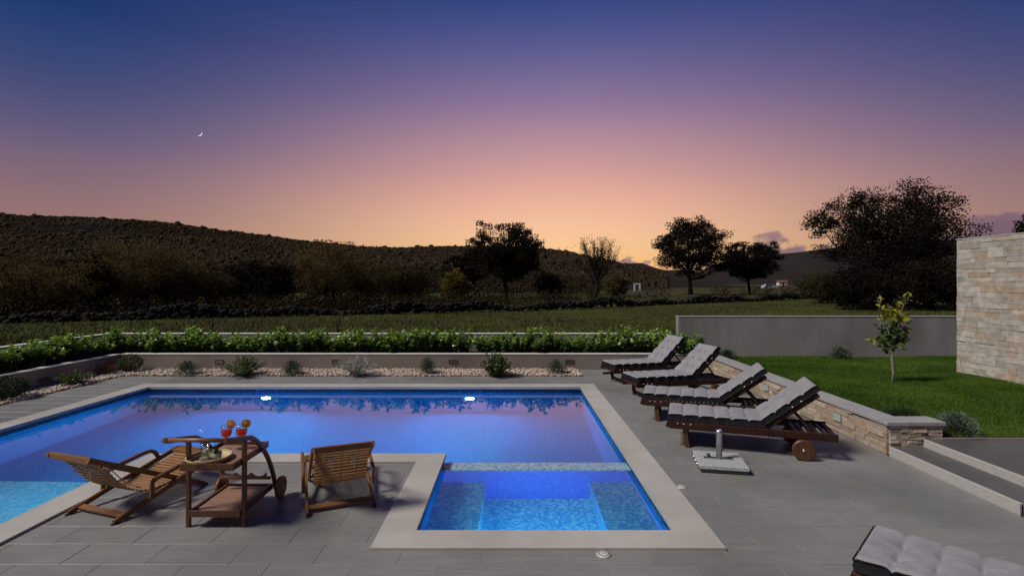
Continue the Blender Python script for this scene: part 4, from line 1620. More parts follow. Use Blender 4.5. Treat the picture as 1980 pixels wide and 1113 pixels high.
kk = 0
xx = -9.5
while xx < 3.7:
    s = random.uniform(0.78, 1.12)
    if not (-1.05 < xx < -0.68):
        laurel(xx, 12.42 + random.uniform(-0.08, 0.08), kk, s)
    kk += 1
    xx += random.uniform(0.27, 0.36)
for (qx, qy) in ((3.72, 12.22), (3.98, 12.06), (4.20, 12.05)):
    laurel(qx, qy, kk, 0.9, 'laurel shrub at the right hedge end, against the grey garden wall', 'laurel shrubs at the right hedge end')
    kk += 1
yy = 6.2
while yy < 12.1:
    laurel(-9.55 + random.uniform(-0.06, 0.06), yy, kk, random.uniform(0.78, 1.05), 'laurel shrub in the short hedge row above the left return of the planter wall', 'laurel shrubs of the left hedge row in the raised planter')
    kk += 1
    yy += random.uniform(0.29, 0.38)


def bush(name, x, y, z, rx, rz, label, m, style, n, L, wd, seed, group=None, stem=M['twig'], flat_y=1.0, cat='shrub'):
    rng = np.random.default_rng(seed)
    t = empty(name, (x, y, z), 0, label, cat, group)
    SB = MB()
    if style == 'ball':
        d = rng.normal(size=(n, 3))
        d /= np.linalg.norm(d, axis=1)[:, None]
        rr = rng.uniform(0.55, 1.0, n) ** 0.5
        lob = 1 + 0.10 * np.sin(d[:, 0] * 7 + seed) * np.sin(d[:, 2] * 6 + 1)
        B = d * (rr * lob)[:, None] * np.array([rx, rx * flat_y, rz * 0.5]) + np.array([0, 0, rz * 0.52])
        D = d + rng.normal(0, 0.8, (n, 3))
        for i in range(5):
            a = rng.uniform(0, 6.28)
            SB.tube([(0, 0, -0.02), (math.cos(a) * rx * 0.4, math.sin(a) * rx * 0.4, rz * 0.5)], [0.012, 0.005], 4)
    elif style == 'mound':        # radiating thin leaves
        el = rng.uniform(0.05, 1.5, n)
        az = rng.uniform(0, 2 * PI, n)
        d = np.stack([np.cos(az) * np.cos(el), np.sin(az) * np.cos(el), np.sin(el)], 1)
        rr = rng.uniform(0.35, 0.95, n)
        B = d * rr[:, None] * np.array([rx, rx * flat_y, rz])
        D = d + rng.normal(0, 0.35, (n, 3)) + np.array([0, 0, 0.35])
        for i in range(9):
            a = rng.uniform(0, 6.28)
            q = rng.uniform(0.3, 0.8)
            SB.tube([(0, 0, -0.02), (math.cos(a) * rx * q, math.sin(a) * rx * q, rz * (1 - q * 0.6))], [0.006, 0.003], 4)
    else:                          # sprigs: stems with leaves along
        ns = max(10, n // 26)
        B, D = [], []
        for i in range(ns):
            a = rng.uniform(0, 2 * PI)
            tl = rng.uniform(0, 1) ** 0.7
            p1 = np.array([math.cos(a) * rx * tl, math.sin(a) * rx * tl * flat_y, rz * rng.uniform(0.55, 1.05) * (1 - 0.45 * tl)])
            mid = p1 * np.array([0.55, 0.55, 0.5]) + rng.normal(0, 0.02, 3)
            pts = catmull([(0, 0, -0.02), mid, p1], 5)
            SB.tube([tuple(p) for p in pts], list(np.linspace(0.006, 0.002, len(pts))), 4)
            for k in range(26):
                u = rng.uniform(0.15, 1.0)
                q = pts[min(len(pts) - 1, int(u * (len(pts) - 1)))] + rng.normal(0, 0.008, 3)
                v = rng.normal(0, 1, 3)
                B.append(q)
                D.append(v + unit(p1) * 1.2)
        B, D = np.array(B), np.array(D)
        n = len(B)
    B[:, 2] = np.maximum(B[:, 2], 0.0)
    V, F = leaves_mesh(B, D, rng.uniform(0.6, 1.3, n) * L, rng.uniform(0.7, 1.3, n) * wd, rng)
    SB.build('stems', stem, t)
    link('leaves', np_mesh('leaves', V, F, True), m, t)
    return t


def gp(px, py, z=0.0):
    Y = (2.0 - z) * 1000 / (py - 546)
    return (px - 990) / 1000 * Y, Y


# gravel bed plants
def gbush(px, py, **kw):
    x, y = gp(px, py, 0.03)
    return bush('garden_shrub', x, y, 0.02, **kw)


gbush(16, 768, rx=0.26, rz=0.36, label='dark round shrub at the left end of the gravel bed', m=M['leaf_dark'], style='ball', n=1500, L=0.045, wd=0.02, seed=1)
gbush(142, 741, rx=0.36, rz=0.30, label='sprawling dark green shrub on the left gravel next to the louvred light', m=M['leaf_green'], style='sprigs', n=1500, L=0.045, wd=0.02, seed=2)
gbush(207, 722, rx=0.17, rz=0.19, label='small reddish tuft in front of the corner of the planter wall', m=M['leaf_red'], style='mound', n=420, L=0.10, wd=0.006, seed=3)
gbush(252, 716, rx=0.24, rz=0.37, label='neatly clipped olive green ball shrub at the planter corner', m=M['leaf_olive'], style='ball', n=1900, L=0.035, wd=0.018, seed=4)
gbush(363, 722, rx=0.28, rz=0.29, label='low grey green lavender mound right of the clipped ball', m=M['leaf_grey'], style='mound', n=1900, L=0.05, wd=0.008, seed=5)
gbush(474, 724, rx=0.50, rz=0.52, label='large loose green rosemary bush with one upright sprig', m=M['leaf_green'], style='sprigs', n=2600, L=0.05, wd=0.015, seed=6)
gbush(566, 722, rx=0.25, rz=0.30, label='compact grey lavender mound between the rosemary and the silver bush', m=M['leaf_grey'], style='mound', n=1900, L=0.05, wd=0.008, seed=7)
gbush(690, 724, rx=0.46, rz=0.50, label='big wispy silver white bush against the planter wall', m=M['leaf_silver'], style='sprigs', n=1700, L=0.065, wd=0.010, seed=8, stem=M['leaf_silver'])
gbush(827, 721, rx=0.21, rz=0.36, label='upright grey green mound left of the tall green bush', m=M['leaf_grey'], style='mound', n=1900, L=0.05, wd=0.008, seed=9)
gbush(956, 725, rx=0.40, rz=0.58, label='tall bright green leafy bush rising above the planter wall', m=M['leaf_green'], style='sprigs', n=2300, L=0.055, wd=0.028, seed=10)
gbush(1076, 720, rx=0.24, rz=0.32, label='dark grey green mound at the right end of the gravel', m=M['leaf_grey'], style='mound', n=1900, L=0.05, wd=0.008, seed=11)
tw_x, tw_y = gp(174, 729, 0.02)
t = empty('dead_twig', (tw_x, tw_y, 0.0), 0, 'dead reddish twig sticking up from the left gravel', 'twig')
b = MB()
b.tube([(0, 0, 0), (0.03, 0, 0.12), (0.09, 0, 0.26)], [0.008, 0.006, 0.003], 5)
b.build('stem', M['twig'], t)
for (q0, q1) in (((0.04, 0, 0.14), (0.0, 0, 0.22)), ((0.06, 0, 0.19), (0.12, 0.02, 0.22))):
    b = MB()
    b.tube([q0, q1], [0.005, 0.002], 4)
    b.build('side_twig', M['twig'], t)

# lawn plants
def lbush(x, y, **kw):
    return bush('garden_shrub', x, y, float(lawn_z(x, y)) - 0.01, **kw)


lbush(7.55, 11.9, rx=0.30, rz=0.31, label='round lavender bush against the grey garden wall', m=M['leaf_grey'], style='mound', n=2200, L=0.06, wd=0.008, seed=21)
lbush(4.92, 11.85, rx=0.24, rz=0.20, label='small grey bush in the far left corner of the lawn', m=M['leaf_dark'], style='mound', n=700, L=0.08, wd=0.010, seed=22)
lbush(5.02, 6.62, rx=0.30, rz=0.15, label='low dark tuft of thyme behind the corner of the low wall', m=M['leaf_dark'], style='mound', n=2000, L=0.05, wd=0.006, seed=23)
lbush(5.32, 6.20, rx=0.26, rz=0.24, label='silvery lavender at the end of the low stone wall beside the step', m=M['leaf_grey'], style='mound', n=2600, L=0.055, wd=0.006, seed=24)

# lemon tree ----------------------------------------------------------------------
lx, ly = 6.28, 8.53
lz = float(lawn_z(lx, ly))
lt = empty('lemon_tree', (lx, ly, lz), 0, 'young lemon tree with yellow leaf tips growing in the lawn', 'tree')
rng = np.random.default_rng(77)
b = MB()
b.tube([(0, 0, -0.03), (0.012, 0, 0.2), (-0.012, 0, 0.40), (0.01, 0, 0.58), (0.02, 0, 0.72)], [0.028, 0.023, 0.021, 0.020, 0.015], 9)
b.build('trunk', M['bark_pale'], lt)
br = [((0.0, 0.45), [(-0.12, 0.05, 0.62), (-0.27, 0.05, 0.70)]), ((0.0, 0.50), [(0.10, -0.05, 0.75), (0.20, -0.05, 0.95)]), ((0, 0.56), [(-0.07, 0, 0.85), (-0.16, 0.02, 1.15), (-0.25, 0, 1.42)]),
      ((0, 0.6), [(0.08, 0.04, 0.9), (0.15, 0.0, 1.2), (0.24, 0, 1.50)]), ((0, 0.62), [(0.03, -0.08, 0.9), (0.04, -0.08, 1.2)]), ((0, .6), [(-0.1, 0.1, 0.8), (-0.12, .12, 1.0)]),
      ((0, 0.66), [(0.12, 0.1, 0.95), (0.28, 0.05, 1.18)]), ((0, 0.66), [(-0.05, -0.06, 0.95), (-0.09, -0.08, 1.28)]), ((0, 0.5), [(0.12, 0.05, 0.66), (0.21, 0.0, 0.76)])]
leafs = []
for (r0, pts) in br:
    pl = [np.array((0.005, 0, r0[1]))] + [np.array(p) for p in pts]
    pc = catmull(pl, 5)
    b = MB()
    b.tube([tuple(p) for p in pc], list(np.linspace(0.011, 0.004, len(pc))), 5)
    b.build('branch', M['bark_pale'], lt)
    nl = 33
    for k in range(nl):
        u = 0.15 + 0.78 * (k + 0.5) / nl
        p = pc[min(len(pc) - 1, int(u * (len(pc) - 1) + rng.uniform(0, 1)))]
        leafs.append(p + rng.normal(0, 0.03, 3))
lm_old, lm_new = [], []
for i in range(3):
    for lst, mm in ((lm_old, 'leaf_lemon'), (lm_new, 'leaf_lemon_tip')):
        V, F = leaves_mesh(np.zeros((1, 3)), np.array([[0, 1.0, 0.0]]), np.array([1.0]), np.array([0.46]), np.random.default_rng(5 + i), 0.2 + 0.25 * i)
        me = np_mesh('leaf', V, F, True)
        me.materials.append(M[mm])
        lst.append(me)
for p in leafs:
    young = p[2] > 0.98 or (p[0] < -0.2 and p[2] < 0.8)
    a, el = rng.uniform(0, 6.28), rng.uniform(-0.5, 0.8) + (0.5 if young else 0)
    s = rng.uniform(0.09, 0.14)
    dv = Vector((math.cos(a) * math.cos(el), math.sin(a) * math.cos(el), math.sin(el)))
    o = link('leaf', (lm_new if young else lm_old)[int(rng.integers(0, 3))], None, lt, tuple(p), None, (s, s, s))
    o.rotation_euler = dv.to_track_quat('Y', 'Z').to_euler()


# ================================================================== sun loungers
LL, LWD = 1.80, 0.60
HX, BL = 1.08, 0.68


def tuft_cushion(Lc, Wc, Tc, nu, nv, seed, noise=0.010):
    """top surface with dimples; x 0..Lc, y +-Wc/2, z 0..Tc"""
    rng = np.random.default_rng(seed)
    NU, NV = 18 * nu, 42
    us, vs_ = np.linspace(0, Lc, NU), np.linspace(-Wc / 2, Wc / 2, NV)
    U, Vv = np.meshgrid(us, vs_, indexing='ij')
    du = Lc / nu
    dvv = Wc / (nv + 1)
    fu = np.abs(((U / du) + 0.5) % 1.0 - 0.5) * du        # distance to the cross seams
    z = np.full_like(U, Tc)
    seam = np.exp(-(fu / 0.016) ** 2)
    inner = (U > du * 0.4) & (U < Lc - du * 0.4)
    z -= 0.008 * seam * inner
    z += 0.010 * np.cos((Vv / dvv) * 2 * PI * 0.5 + PI * (0.5 if nv % 2 == 0 else 0)) ** 2 * (1 - seam)
    for i in range(1, nu):
        for j in range(nv):
            cy = -Wc / 2 + (j + 1) * dvv
            r2 = (U - i * du) ** 2 + (Vv - cy) ** 2
            z -= 0.026 * np.exp(-r2 / 0.026 ** 2) + 0.020 * np.exp(-r2 / 0.062 ** 2)
            # pull folds running from the button
            z -= 0.010 * np.exp(-((Vv - cy) / 0.010) ** 2) * np.exp(-np.abs(U - i * du) / 0.07)
    for _ in range(14):
        a, b_ = rng.uniform(0, Lc), rng.uniform(-Wc / 2, Wc / 2)
        th = rng.uniform(0, PI)
        p_ = (U - a) * math.cos(th) + (Vv - b_) * math.sin(th)
        q_ = -(U - a) * math.sin(th) + (Vv - b_) * math.cos(th)
        z += rng.uniform(-1, 1) * noise * np.exp(-(p_ / 0.07) ** 2 - (q_ / 0.018) ** 2)
    eu = np.minimum(U, Lc - U)
    ev = Wc / 2 - np.abs(Vv)
    ed = np.minimum(eu, ev)
    z -= 0.020 * np.clip(1 - ed / 0.03, 0, 1) ** 2
    edge_wave = 0.004 * np.sin(U / du * 2 * PI) + 0.003 * np.sin(U * 37)
    Vw = Vv + np.sign(Vv) * (np.abs(Vv) > Wc / 2 - 0.03) * edge_wave
    V = np.stack([U.ravel(), Vw.ravel(), z.ravel()], 1)
    ii, jj = np.meshgrid(np.arange(NU - 1), np.arange(NV - 1), indexing='ij')
    a_ = (ii * NV + jj).ravel()
    F = np.stack([a_, a_ + NV, a_ + NV + 1, a_ + 1], 1)
    top = np_mesh('top_cover', V, F, True)
    top.materials.append(M['cushion'])
    # border strip below the rim
    rim = [(i, 0) for i in range(NU)] + [(NU - 1, j) for j in range(1, NV)] + [(i, NV - 1) for i in range(NU - 2, -1, -1)] + [(0, j) for j in range(NV - 2, 0, -1)]
    Vg = V.reshape(NU, NV, 3)
    rv = np.array([Vg[i, j] for i, j in rim])
    cen = np.array([Lc / 2, 0, 0])
    low = rv.copy()
    low[:, 2] = 0.0
    midr = (rv + low) / 2
    out = rv - cen
    out[:, 2] = 0
    out /= np.linalg.norm(out, axis=1)[:, None]
    nrv = np.zeros_like(rv)
    for q, (i, j) in enumerate(rim):
        nrv[q] = (-(i == 0) + (i == NU - 1), -(j == 0) + (j == NV - 1), 0)
    nrv /= np.linalg.norm(nrv, axis=1)[:, None]
    midr += nrv * 0.008
    n = len(rv)
    VV = np.concatenate([rv, midr, low])
    k = np.arange(n)
    k2 = (k + 1) % n
    FF = np.concatenate([np.stack([k, k + n, k2 + n, k2], 1), np.stack([k + n, k + 2 * n, k2 + 2 * n, k2 + n], 1)])
    side = np_mesh('side_band', VV, [FF, (2 * n + np.arange(n))[None, ::1]], True)
    side.materials.append(M['charcoal'])
    pip = MB()
    pts = [tuple(p + nr * 0.003) for p, nr in zip(rv, nrv)]
    pip.tube(pts + [pts[0]], 0.0065, 5)
    pm = pip.mesh('piping')
    pm.materials.append(M['charcoal'])
    bt = MB()
    for i in range(1, nu):
        for j in range(nv):
            cy = -Wc / 2 + (j + 1) * dvv
            iz = 0.002 + Vg[int(round(i * du / Lc * (NU - 1))), int(round((cy + Wc / 2) / Wc * (NV - 1))), 2]
            bt.lathe([(0.0, 0.006), (0.012, 0.004), (0.016, 0.0)], (i * du, cy, iz), 8, cap=False)
    bm_ = bt.mesh('tuft_buttons')
    bm_.materials.append(M['charcoal'])
    return top, side, pm, bm_


def beam(p0, p1, w, h, side=(0, 1, 0), ch=0.12):
    b = MB()
    b.sweep([p0, p1], w, h, side, ch)
    return b


def make_lounger(seed, BTH):
    t = empty('sun_lounger', (0, 0, 0))
    dk = M['dark_wood']
    for s in (-1, 1):
        b = MB()
        b.sweep([(-0.03, s * 0.285, 0.285), (0.02, s * 0.285, 0.27), (LL, s * 0.285, 0.27)], 0.034, 0.085, (0, 1, 0), 0.2)
        b.build('side_rail', dk, t)
    # foot and head cross bars
    for x in (0.005, 1.06, LL - 0.03):
        beam((x, -0.268, 0.275), (x, 0.268, 0.275), 0.04, 0.06, (1, 0, 0)).build('cross_bar', dk, t)
    # legs: curved sabre legs at the foot end
    for s in (-1, 1):
        b = MB()
        b.sweep([(0.20, s * 0.25, 0.30), (0.19, s * 0.25, 0.20), (0.195, s * 0.25, 0.10), (0.215, s * 0.25, 0.0)], 0.035, 0.062, (0, 1, 0), 0.2)
        b.build('leg', M['wheel_wood'], t)
    beam((0.205, -0.232, 0.06), (0.205, 0.232, 0.06), 0.03, 0.035, (1, 0, 0)).build('leg_stretcher', dk, t)
    # wheels on brackets
    wm_ = MB()
    wm_.lathe([(0.022, -0.022), (0.108, -0.022), (0.118, -0.014), (0.118, 0.014), (0.108, 0.022), (0.022, 0.022)], axis='y', seg=28, smooth=False)
    wme = wm_.mesh('wheel')
    hm_ = MB()
    hm_.lathe([(0.0, -0.008), (0.014, -0.006), (0.02, 0.0), (0.02, 0.004)], axis='y', seg=14)
    hme = hm_.mesh('hub_cap')
    for s in (-1, 1):
        w = link('wheel', wme, M['wheel_wood'], t, (1.45, s * 0.335, 0.118))
        h = link('hub_cap', hme, M['steel'], w, (0, s * 0.027, 0), (0, 0, 0 if s < 0 else PI))
        b = MB()
        b.sweep([(1.45, s * 0.27, 0.26), (1.45, s * 0.27, 0.09)], 0.03, 0.07, (0, 1, 0), 0.2)
        b.build('wheel_bracket', dk, t)
    b = MB()
    b.tube([(1.45, -0.33, 0.118), (1.45, 0.33, 0.118)], 0.012, 8)
    b.build('axle', M['steel'], t)
    # slats of the bed
    sm_ = MB()
    sm_.cbox(-0.022, 0.022, -0.268, 0.268, -0.009, 0.009, 0.003)
    sme = sm_.mesh('slat')
    for k in range(18):
        x = 0.06 + k * 0.057
        link('slat', sme, dk, t, (x, 0, 0.315))
    for k in range(5):
        link('slat', sme, dk, t, (1.40 + k * 0.072, 0, 0.285))
    # raised back
    th = R(BTH)
    c, s_ = math.cos(th), math.sin(th)
    bp = lambda u, y, w: (HX + u * c - w * s_, y, 0.315 + u * s_ + w * c)
    for s in (-1, 1):
        b = MB()
        b.sweep([bp(0, s * 0.25, 0), bp(BL, s * 0.25, 0)], 0.03, 0.05, (0, 1, 0), 0.2)
        b.build('back_rail', dk, t)
        b = MB()
        b.sweep([bp(BL * 0.52, s * 0.225, -0.02), (1.60, s * 0.225, 0.262)], 0.016, 0.028, (0, 1, 0), 0.2)
        b.build('prop_arm', dk, t)
    for k in range(10):
        u = 0.05 + k * 0.065
        o = link('slat', sme, dk, t, bp(u, 0, 0.02), (0, -th, 0), (1, 0.87, 1))
    # cushions
    seat = tuft_cushion(HX + 0.005, 0.57, 0.082, 6, 2, seed)
    back = tuft_cushion(BL + 0.035, 0.57, 0.082, 4, 2, seed + 1)
    sc = link('seat_cushion', seat[1], None, t, (-0.012, 0, 0.326))
    for nm, me in (('top_cover', seat[0]), ('piping', seat[2]), ('tuft_buttons', seat[3])):
        link(nm, me, None, sc)
    bc = link('back_cushion', back[1], None, t, bp(0.012, 0, 0.036), (0, -th, 0))
    for nm, me in (('top_cover', back[0]), ('piping', back[2]), ('tuft_buttons', back[3])):
        link(nm, me, None, bc)
    # ties hanging from the fold, small ties along the band
    for (x, y) in ((HX + 0.01, -0.305), (HX + 0.045, -0.305)):
        b = MB()
        b.tube([(x, y + 0.012, 0.35), (x + 0.002, y, 0.30), (x + 0.012, y - 0.004, 0.20), (x + 0.008, y - 0.002, 0.165)], 0.0035, 5)
        b.build('hanging_tie', M['charcoal'], t)
    for u in (0.10, 0.17, 0.25):
        b = MB()
        b.lathe([(0.0, -0.007), (0.006, -0.005), (0.008, 0.0)], (u, -0.304, 0.292), 8, 'y')
        b.build('screw_plug', M['tie'], t)
    for u in (BL * 0.55, BL * 0.72):
        p = bp(u, -0.285, 0.05)
        b = MB()
        b.lathe([(0.0, -0.010), (0.008, -0.007), (0.010, 0.0)], (p[0], p[1] - 0.008, p[2]), 8, 'y')
        b.build('snap_button', M['tie'], t)
    return t


LGp = 'cushioned wooden loungers on the deck'
spots = [(2.01, 6.59, -18.6, 'nearest complete lounger with a parasol base standing before it'),
         (1.99, 7.77, -18.5, 'tilted back lounger right behind the one with the parasol base'),
         (2.05, 8.98, 13.5, 'lounger turned towards the lawn wall, in front of the farthest one'),
         (1.94, 10.38, 15.0, 'farthest lounger, next to the planter wall'),
         (2.20, 3.205, -45.0, 'lounger cut off at the picture corner, only its foot cushion showing')]
for i, (x, y, a, lb) in enumerate(spots):
    o = make_lounger(31 + 7 * i, (38.0, 37.0, 42.0, 44.0, 38.0)[i])
    o.location = (x, y, 0)
    o.rotation_euler = (0, 0, R(a))
    tag(o, lb, 'sun lounger', LGp)
    if i == 3:      # pulled-out side tray of the farthest one
        tray = MB()
        tray.box(-0.10, 0.32, 0.02, 0.06, 0.16, 0.20)
        tray.build('side_tray', M['dark_wood'], o)

# parasol base ----------------------------------------------------------------------
pb = empty('parasol_base', (2.265, 5.635, 0), R(-11.1), 'square granite parasol base with a short steel tube', 'parasol base')
b = MB()
b.cbox(-0.245, 0.245, -0.245, 0.245, 0.045, 0.085, 0.006)
b.build('granite_slab', M['granite'], pb)
b = MB()
b.cbox(-0.235, 0.235, -0.235, 0.235, 0.012, 0.0449, 0.004)
b.build('base_frame', M['granite_dark'], pb)
b = MB()
b.lathe([(0.031, 0.085), (0.031, 0.36), (0.034, 0.362), (0.034, 0.40), (0.026, 0.40), (0.026, 0.37)], (-0.01, -0.01, 0), 18)
b.build('pole_socket', M['steel'], pb)
b = MB()
b.box(-0.17, 0.13, -0.035, 0.012, 0.0851, 0.098)
b.build('foot_plate', M['steel'], pb)
for z in (0.18, 0.37):
    b = MB()
    b.lathe([(0.006, 0.0), (0.006, 0.03), (0.016, 0.03), (0.018, 0.045), (0.012, 0.055)], (-0.01 - 0.03, -0.01, z), 10, 'x')
    o = b.build('clamp_knob', M['granite_dark'], pb)
    o.rotation_euler = (0, 0, R(160))
b = MB()
b.lathe([(0.0, 0.118), (0.016, 0.115), (0.02, 0.10), (0.014, 0.0852)], (-0.11, 0.06, 0), 10)
b.build('loose_knob', M['granite_dark'], pb)
fm = MB()
fm.lathe([(0.022, 0.0), (0.022, 0.0119)], seg=12)
fme = fm.mesh('foot')
for sx in (-1, 1):
    for sy in (-1, 1):
        link('foot', fme, M['rubber'], pb, (sx * 0.19, sy * 0.19, 0))
wm2 = MB()
wm2.lathe([(0.02, -0.012), (0.02, 0.012)], axis='x', seg=12)
wm2e = wm2.mesh('caster')
for sy in (-0.12, 0.0, 0.12):
    link('caster', wm2e, M['steel'], pb, (-0.252, sy, 0.05))

# ================================================================== deck chairs
def make_chair(HZ=0.0, LE=0.275):
    t = empty('deck_chair', (0, 0, 0))
    tk = M['teak']
    hw = 0.28
    SLING = [(-0.155, 0.555 + HZ), (-0.03, 0.435 + HZ * 0.6), (0.10, 0.27), (0.27, 0.165), (0.47, 0.125 + LE * 0.09), (0.68, 0.185 - (0.275 - LE) * 0.6), (0.97, LE - 0.013)]
    for s in (-1, 1):
        b = MB()
        b.sweep([(-0.19, s * (hw - 0.035), 0.582 + HZ), (0.855, s * (hw - 0.035), 0.018)], 0.024, 0.044, (0, 1, 0), 0.2)
        b.build('back_rail', tk, t)
        b = MB()
        b.sweep([(-0.02, s * hw, 0.012), (0.32, s * hw, 0.32 * LE + 0.017), (0.70, s * hw, 0.70 * LE + 0.007), (1.0, s * hw, LE)], 0.024, 0.046, (0, 1, 0), 0.2)
        b.build('leg_rail', tk, t)
        b = MB()
        ya = s * (hw + 0.028)
        pts = [(0.285, ya, 0.10), (0.285, ya, 0.225), (0.300, ya, 0.252), (0.345, ya, 0.268), (0.66, ya, 0.318), (0.735, ya, 0.316), (0.775, ya, 0.290), (0.82, ya, 0.215)]
        b.sweep([tuple(p) for p in pts], 0.030, 0.036, (0, 1, 0), 0.25)
        b.build('armrest', tk, t)
        b = MB()
        b.tube([(-0.135, s * (hw - 0.075), 0.56 + HZ), (0.02, s * (hw - 0.075), 0.42 + HZ * 0.5), (0.13, s * (hw - 0.075), 0.28), (0.26, s * (hw - 0.075), 0.19)], 0.005, 5)
        b.build('edge_cord', M['cord'], t)
    beam((-0.172, -hw + 0.05, 0.571 + HZ), (-0.172, hw - 0.05, 0.571 + HZ), 0.028, 0.05, (1, 0, 0.0)).build('head_bar', tk, t)
    beam((0.075, -hw + 0.013, 0.037), (0.075, hw - 0.013, 0.037), 0.055, 0.022, (1, 0, 0.27)).build('rear_stretcher', tk, t)
    beam((0.80, -hw + 0.05, 0.05), (0.80, hw - 0.05, 0.05), 0.05, 0.022, (1, 0, -0.5)).build('front_stretcher', tk, t)
    beam((0.975, -hw + 0.013, LE), (0.975, hw - 0.013, LE), 0.11, 0.018, (1, 0, 0.25)).build('foot_board', tk, t)
    sl = catmull(SLING, 10)
    rs = resample(sl, 0.042)
    sm_ = MB()
    sm_.cbox(-0.0150, 0.0150, -0.222, 0.222, -0.006, 0.006, 0.002)
    me = sm_.mesh('slat')
    for i, p in enumerate(rs[:-1]):
        a, c = rs[max(0, i - 1)], rs[min(len(rs) - 1, i + 1)]
        ang = math.atan2(c[1] - a[1], c[0] - a[0])
        link('slat', me, M['teak_light'], t, (p[0], 0, p[1]), (0, -ang, 0))
    for y in (-0.13, 0.0, 0.13):
        b = MB()
        b.sweep([(p[0], y, p[1] - 0.010) for p in rs], 0.009, 0.004, (0, 1, 0), 0.1)
        b.build('webbing_strap', M['strap'], t)
    for y in (-0.09, 0.09):
        b = MB()
        q = rs[3]
        x0, z0 = q[0] - 0.022, q[1] - 0.005
        b.tube([(x0, y, z0 + 0.015), (x0 - 0.02, y - 0.022, z0 + 0.02), (x0 - 0.012, y - 0.03, z0), (x0, y, z0 + 0.005)], 0.005, 5)
        b.tube([(x0, y, z0 + 0.015), (x0 - 0.02, y + 0.024, z0 + 0.022), (x0 - 0.012, y + 0.03, z0 + 0.002), (x0, y, z0 + 0.005)], 0.005, 5)
        b.tube([(x0, y, z0 + 0.01), (x0 - 0.012, y - 0.01, z0 - 0.03), (x0 - 0.012, y - 0.004, z0 - 0.075)], [0.005, 0.004, 0.004], 5)
        b.tube([(x0, y, z0 + 0.01), (x0 - 0.012, y + 0.014, z0 - 0.028), (x0 - 0.012, y + 0.022, z0 - 0.055)], [0.005, 0.004, 0.004], 5)
        b.build('tie_bow', M['tie'], t)
    fm_ = MB()
    fm_.box(-0.022, 0.022, -0.0125, 0.0125, 0.0, 0.012)
    fme_ = fm_.mesh('foot_cap')
    for s in (-1, 1):
        link('foot_cap', fme_, M['rubber'], t, (-0.016, s * hw, 0))
        link('foot_cap', fme_, M['rubber'], t, (0.872, s * (hw - 0.035), 0))
    return t


chair = make_chair()
chair.location = (-3.555, 4.385, 0)
chair.rotation_euler = (0, 0, R(71.6))
tag(chair, 'slatted teak reclining chair left of the drinks trolley', 'deck chair', 'slatted reclining chairs by the pool')
c2 = make_chair(0.035, 0.19)
c2.location = (-1.495, 4.54, 0)
c2.rotation_euler = (0, 0, R(113))
tag(c2, 'slatted teak reclining chair right of the trolley, its back with two bows facing us', 'deck chair', 'slatted reclining chairs by the pool')

# ================================================================== drinks trolley
TX, TY = -2.425, 4.45
org = (TX, TY, 0)
tr_ = empty('drinks_trolley', org, 0, 'reddish wooden drinks trolley with tray top and two wheels', 'trolley')
wd = M['trolley_wood']
XL, XR = -2.655, -2.195
for x in (XL, XR):
    b = MB(org)
    pts = catmull([(x, 3.955, 0.792), (x, 4.06, 0.765), (x, 4.25, 0.722), (x, 4.36, 0.690), (x, 4.50, 0.595), (x, 4.62, 0.465), (x, 4.70, 0.345), (x, 4.76, 0.225), (x, 4.81, 0.085)], 4)
    b.sweep([tuple(p) for p in pts], 0.030, 0.042, (1, 0, 0), 0.25)
    b.build('side_frame', wd, tr_)
for x in (XL, XR):
    b = MB(org)
    b.sweep([(x + (0.001 if x < TX else -0.001), 4.245, 0.0), (x + (0.001 if x < TX else -0.001), 4.245, 0.71)], 0.034, 0.034, (1, 0, 0), 0.15)
    b.build('leg', wd, tr_)
b = MB(org)
b.tube([(XL - 0.03, 3.975, 0.790), (XR + 0.03, 3.975, 0.790)], 0.017, 10)
b.build('handle_bar', M['trolley_slat'], tr_)
# upper tray
UZ = 0.53
b = MB(org)
b.box(XL + 0.0165, XR - 0.0165, 4.10, 4.122, UZ - 0.022, UZ + 0.03)
b.build('tray_rail', wd, tr_)
b = MB(org)
b.box(XL + 0.0165, XR - 0.0165, 4.680, 4.702, UZ - 0.022, UZ + 0.03)
b.build('tray_rail', wd, tr_)
for x in (XL + 0.028, XR - 0.028):
    b = MB(org)
    b.box(x - 0.011, x + 0.011, 4.1222, 4.6798, UZ - 0.022, UZ + 0.03)
    b.build('tray_rail', wd, tr_)
slm = MB()
slm.cbox(-(XR - XL) / 2 + 0.040, (XR - XL) / 2 - 0.040, -0.0175, 0.0175, -0.007, 0.007, 0.002)
sle = slm.mesh('shelf_slat')
for k in range(14):
    link('shelf_slat', sle, M['trolley_slat'], tr_, (0, 4.142 + k * 0.0398 - TY, UZ + 0.0))
# lower shelf
LZ = 0.125
for y in (4.20, 4.765):
    b = MB(org)
    b.box(XL + 0.0185, XR - 0.0185, y, y + 0.02, LZ - 0.028, LZ + 0.020)
    b.build('shelf_rail', wd, tr_)
for x in (XL + 0.030, XR - 0.030):
    b = MB(org)
    b.box(x - 0.011, x + 0.011, 4.2202, 4.7648, LZ - 0.028, LZ + 0.020)
    b.build('shelf_rail', wd, tr_)
for k in range(14):
    link('shelf_slat', sle, M['trolley_slat'], tr_, (0, 4.24 + k * 0.0388 - TY, LZ))
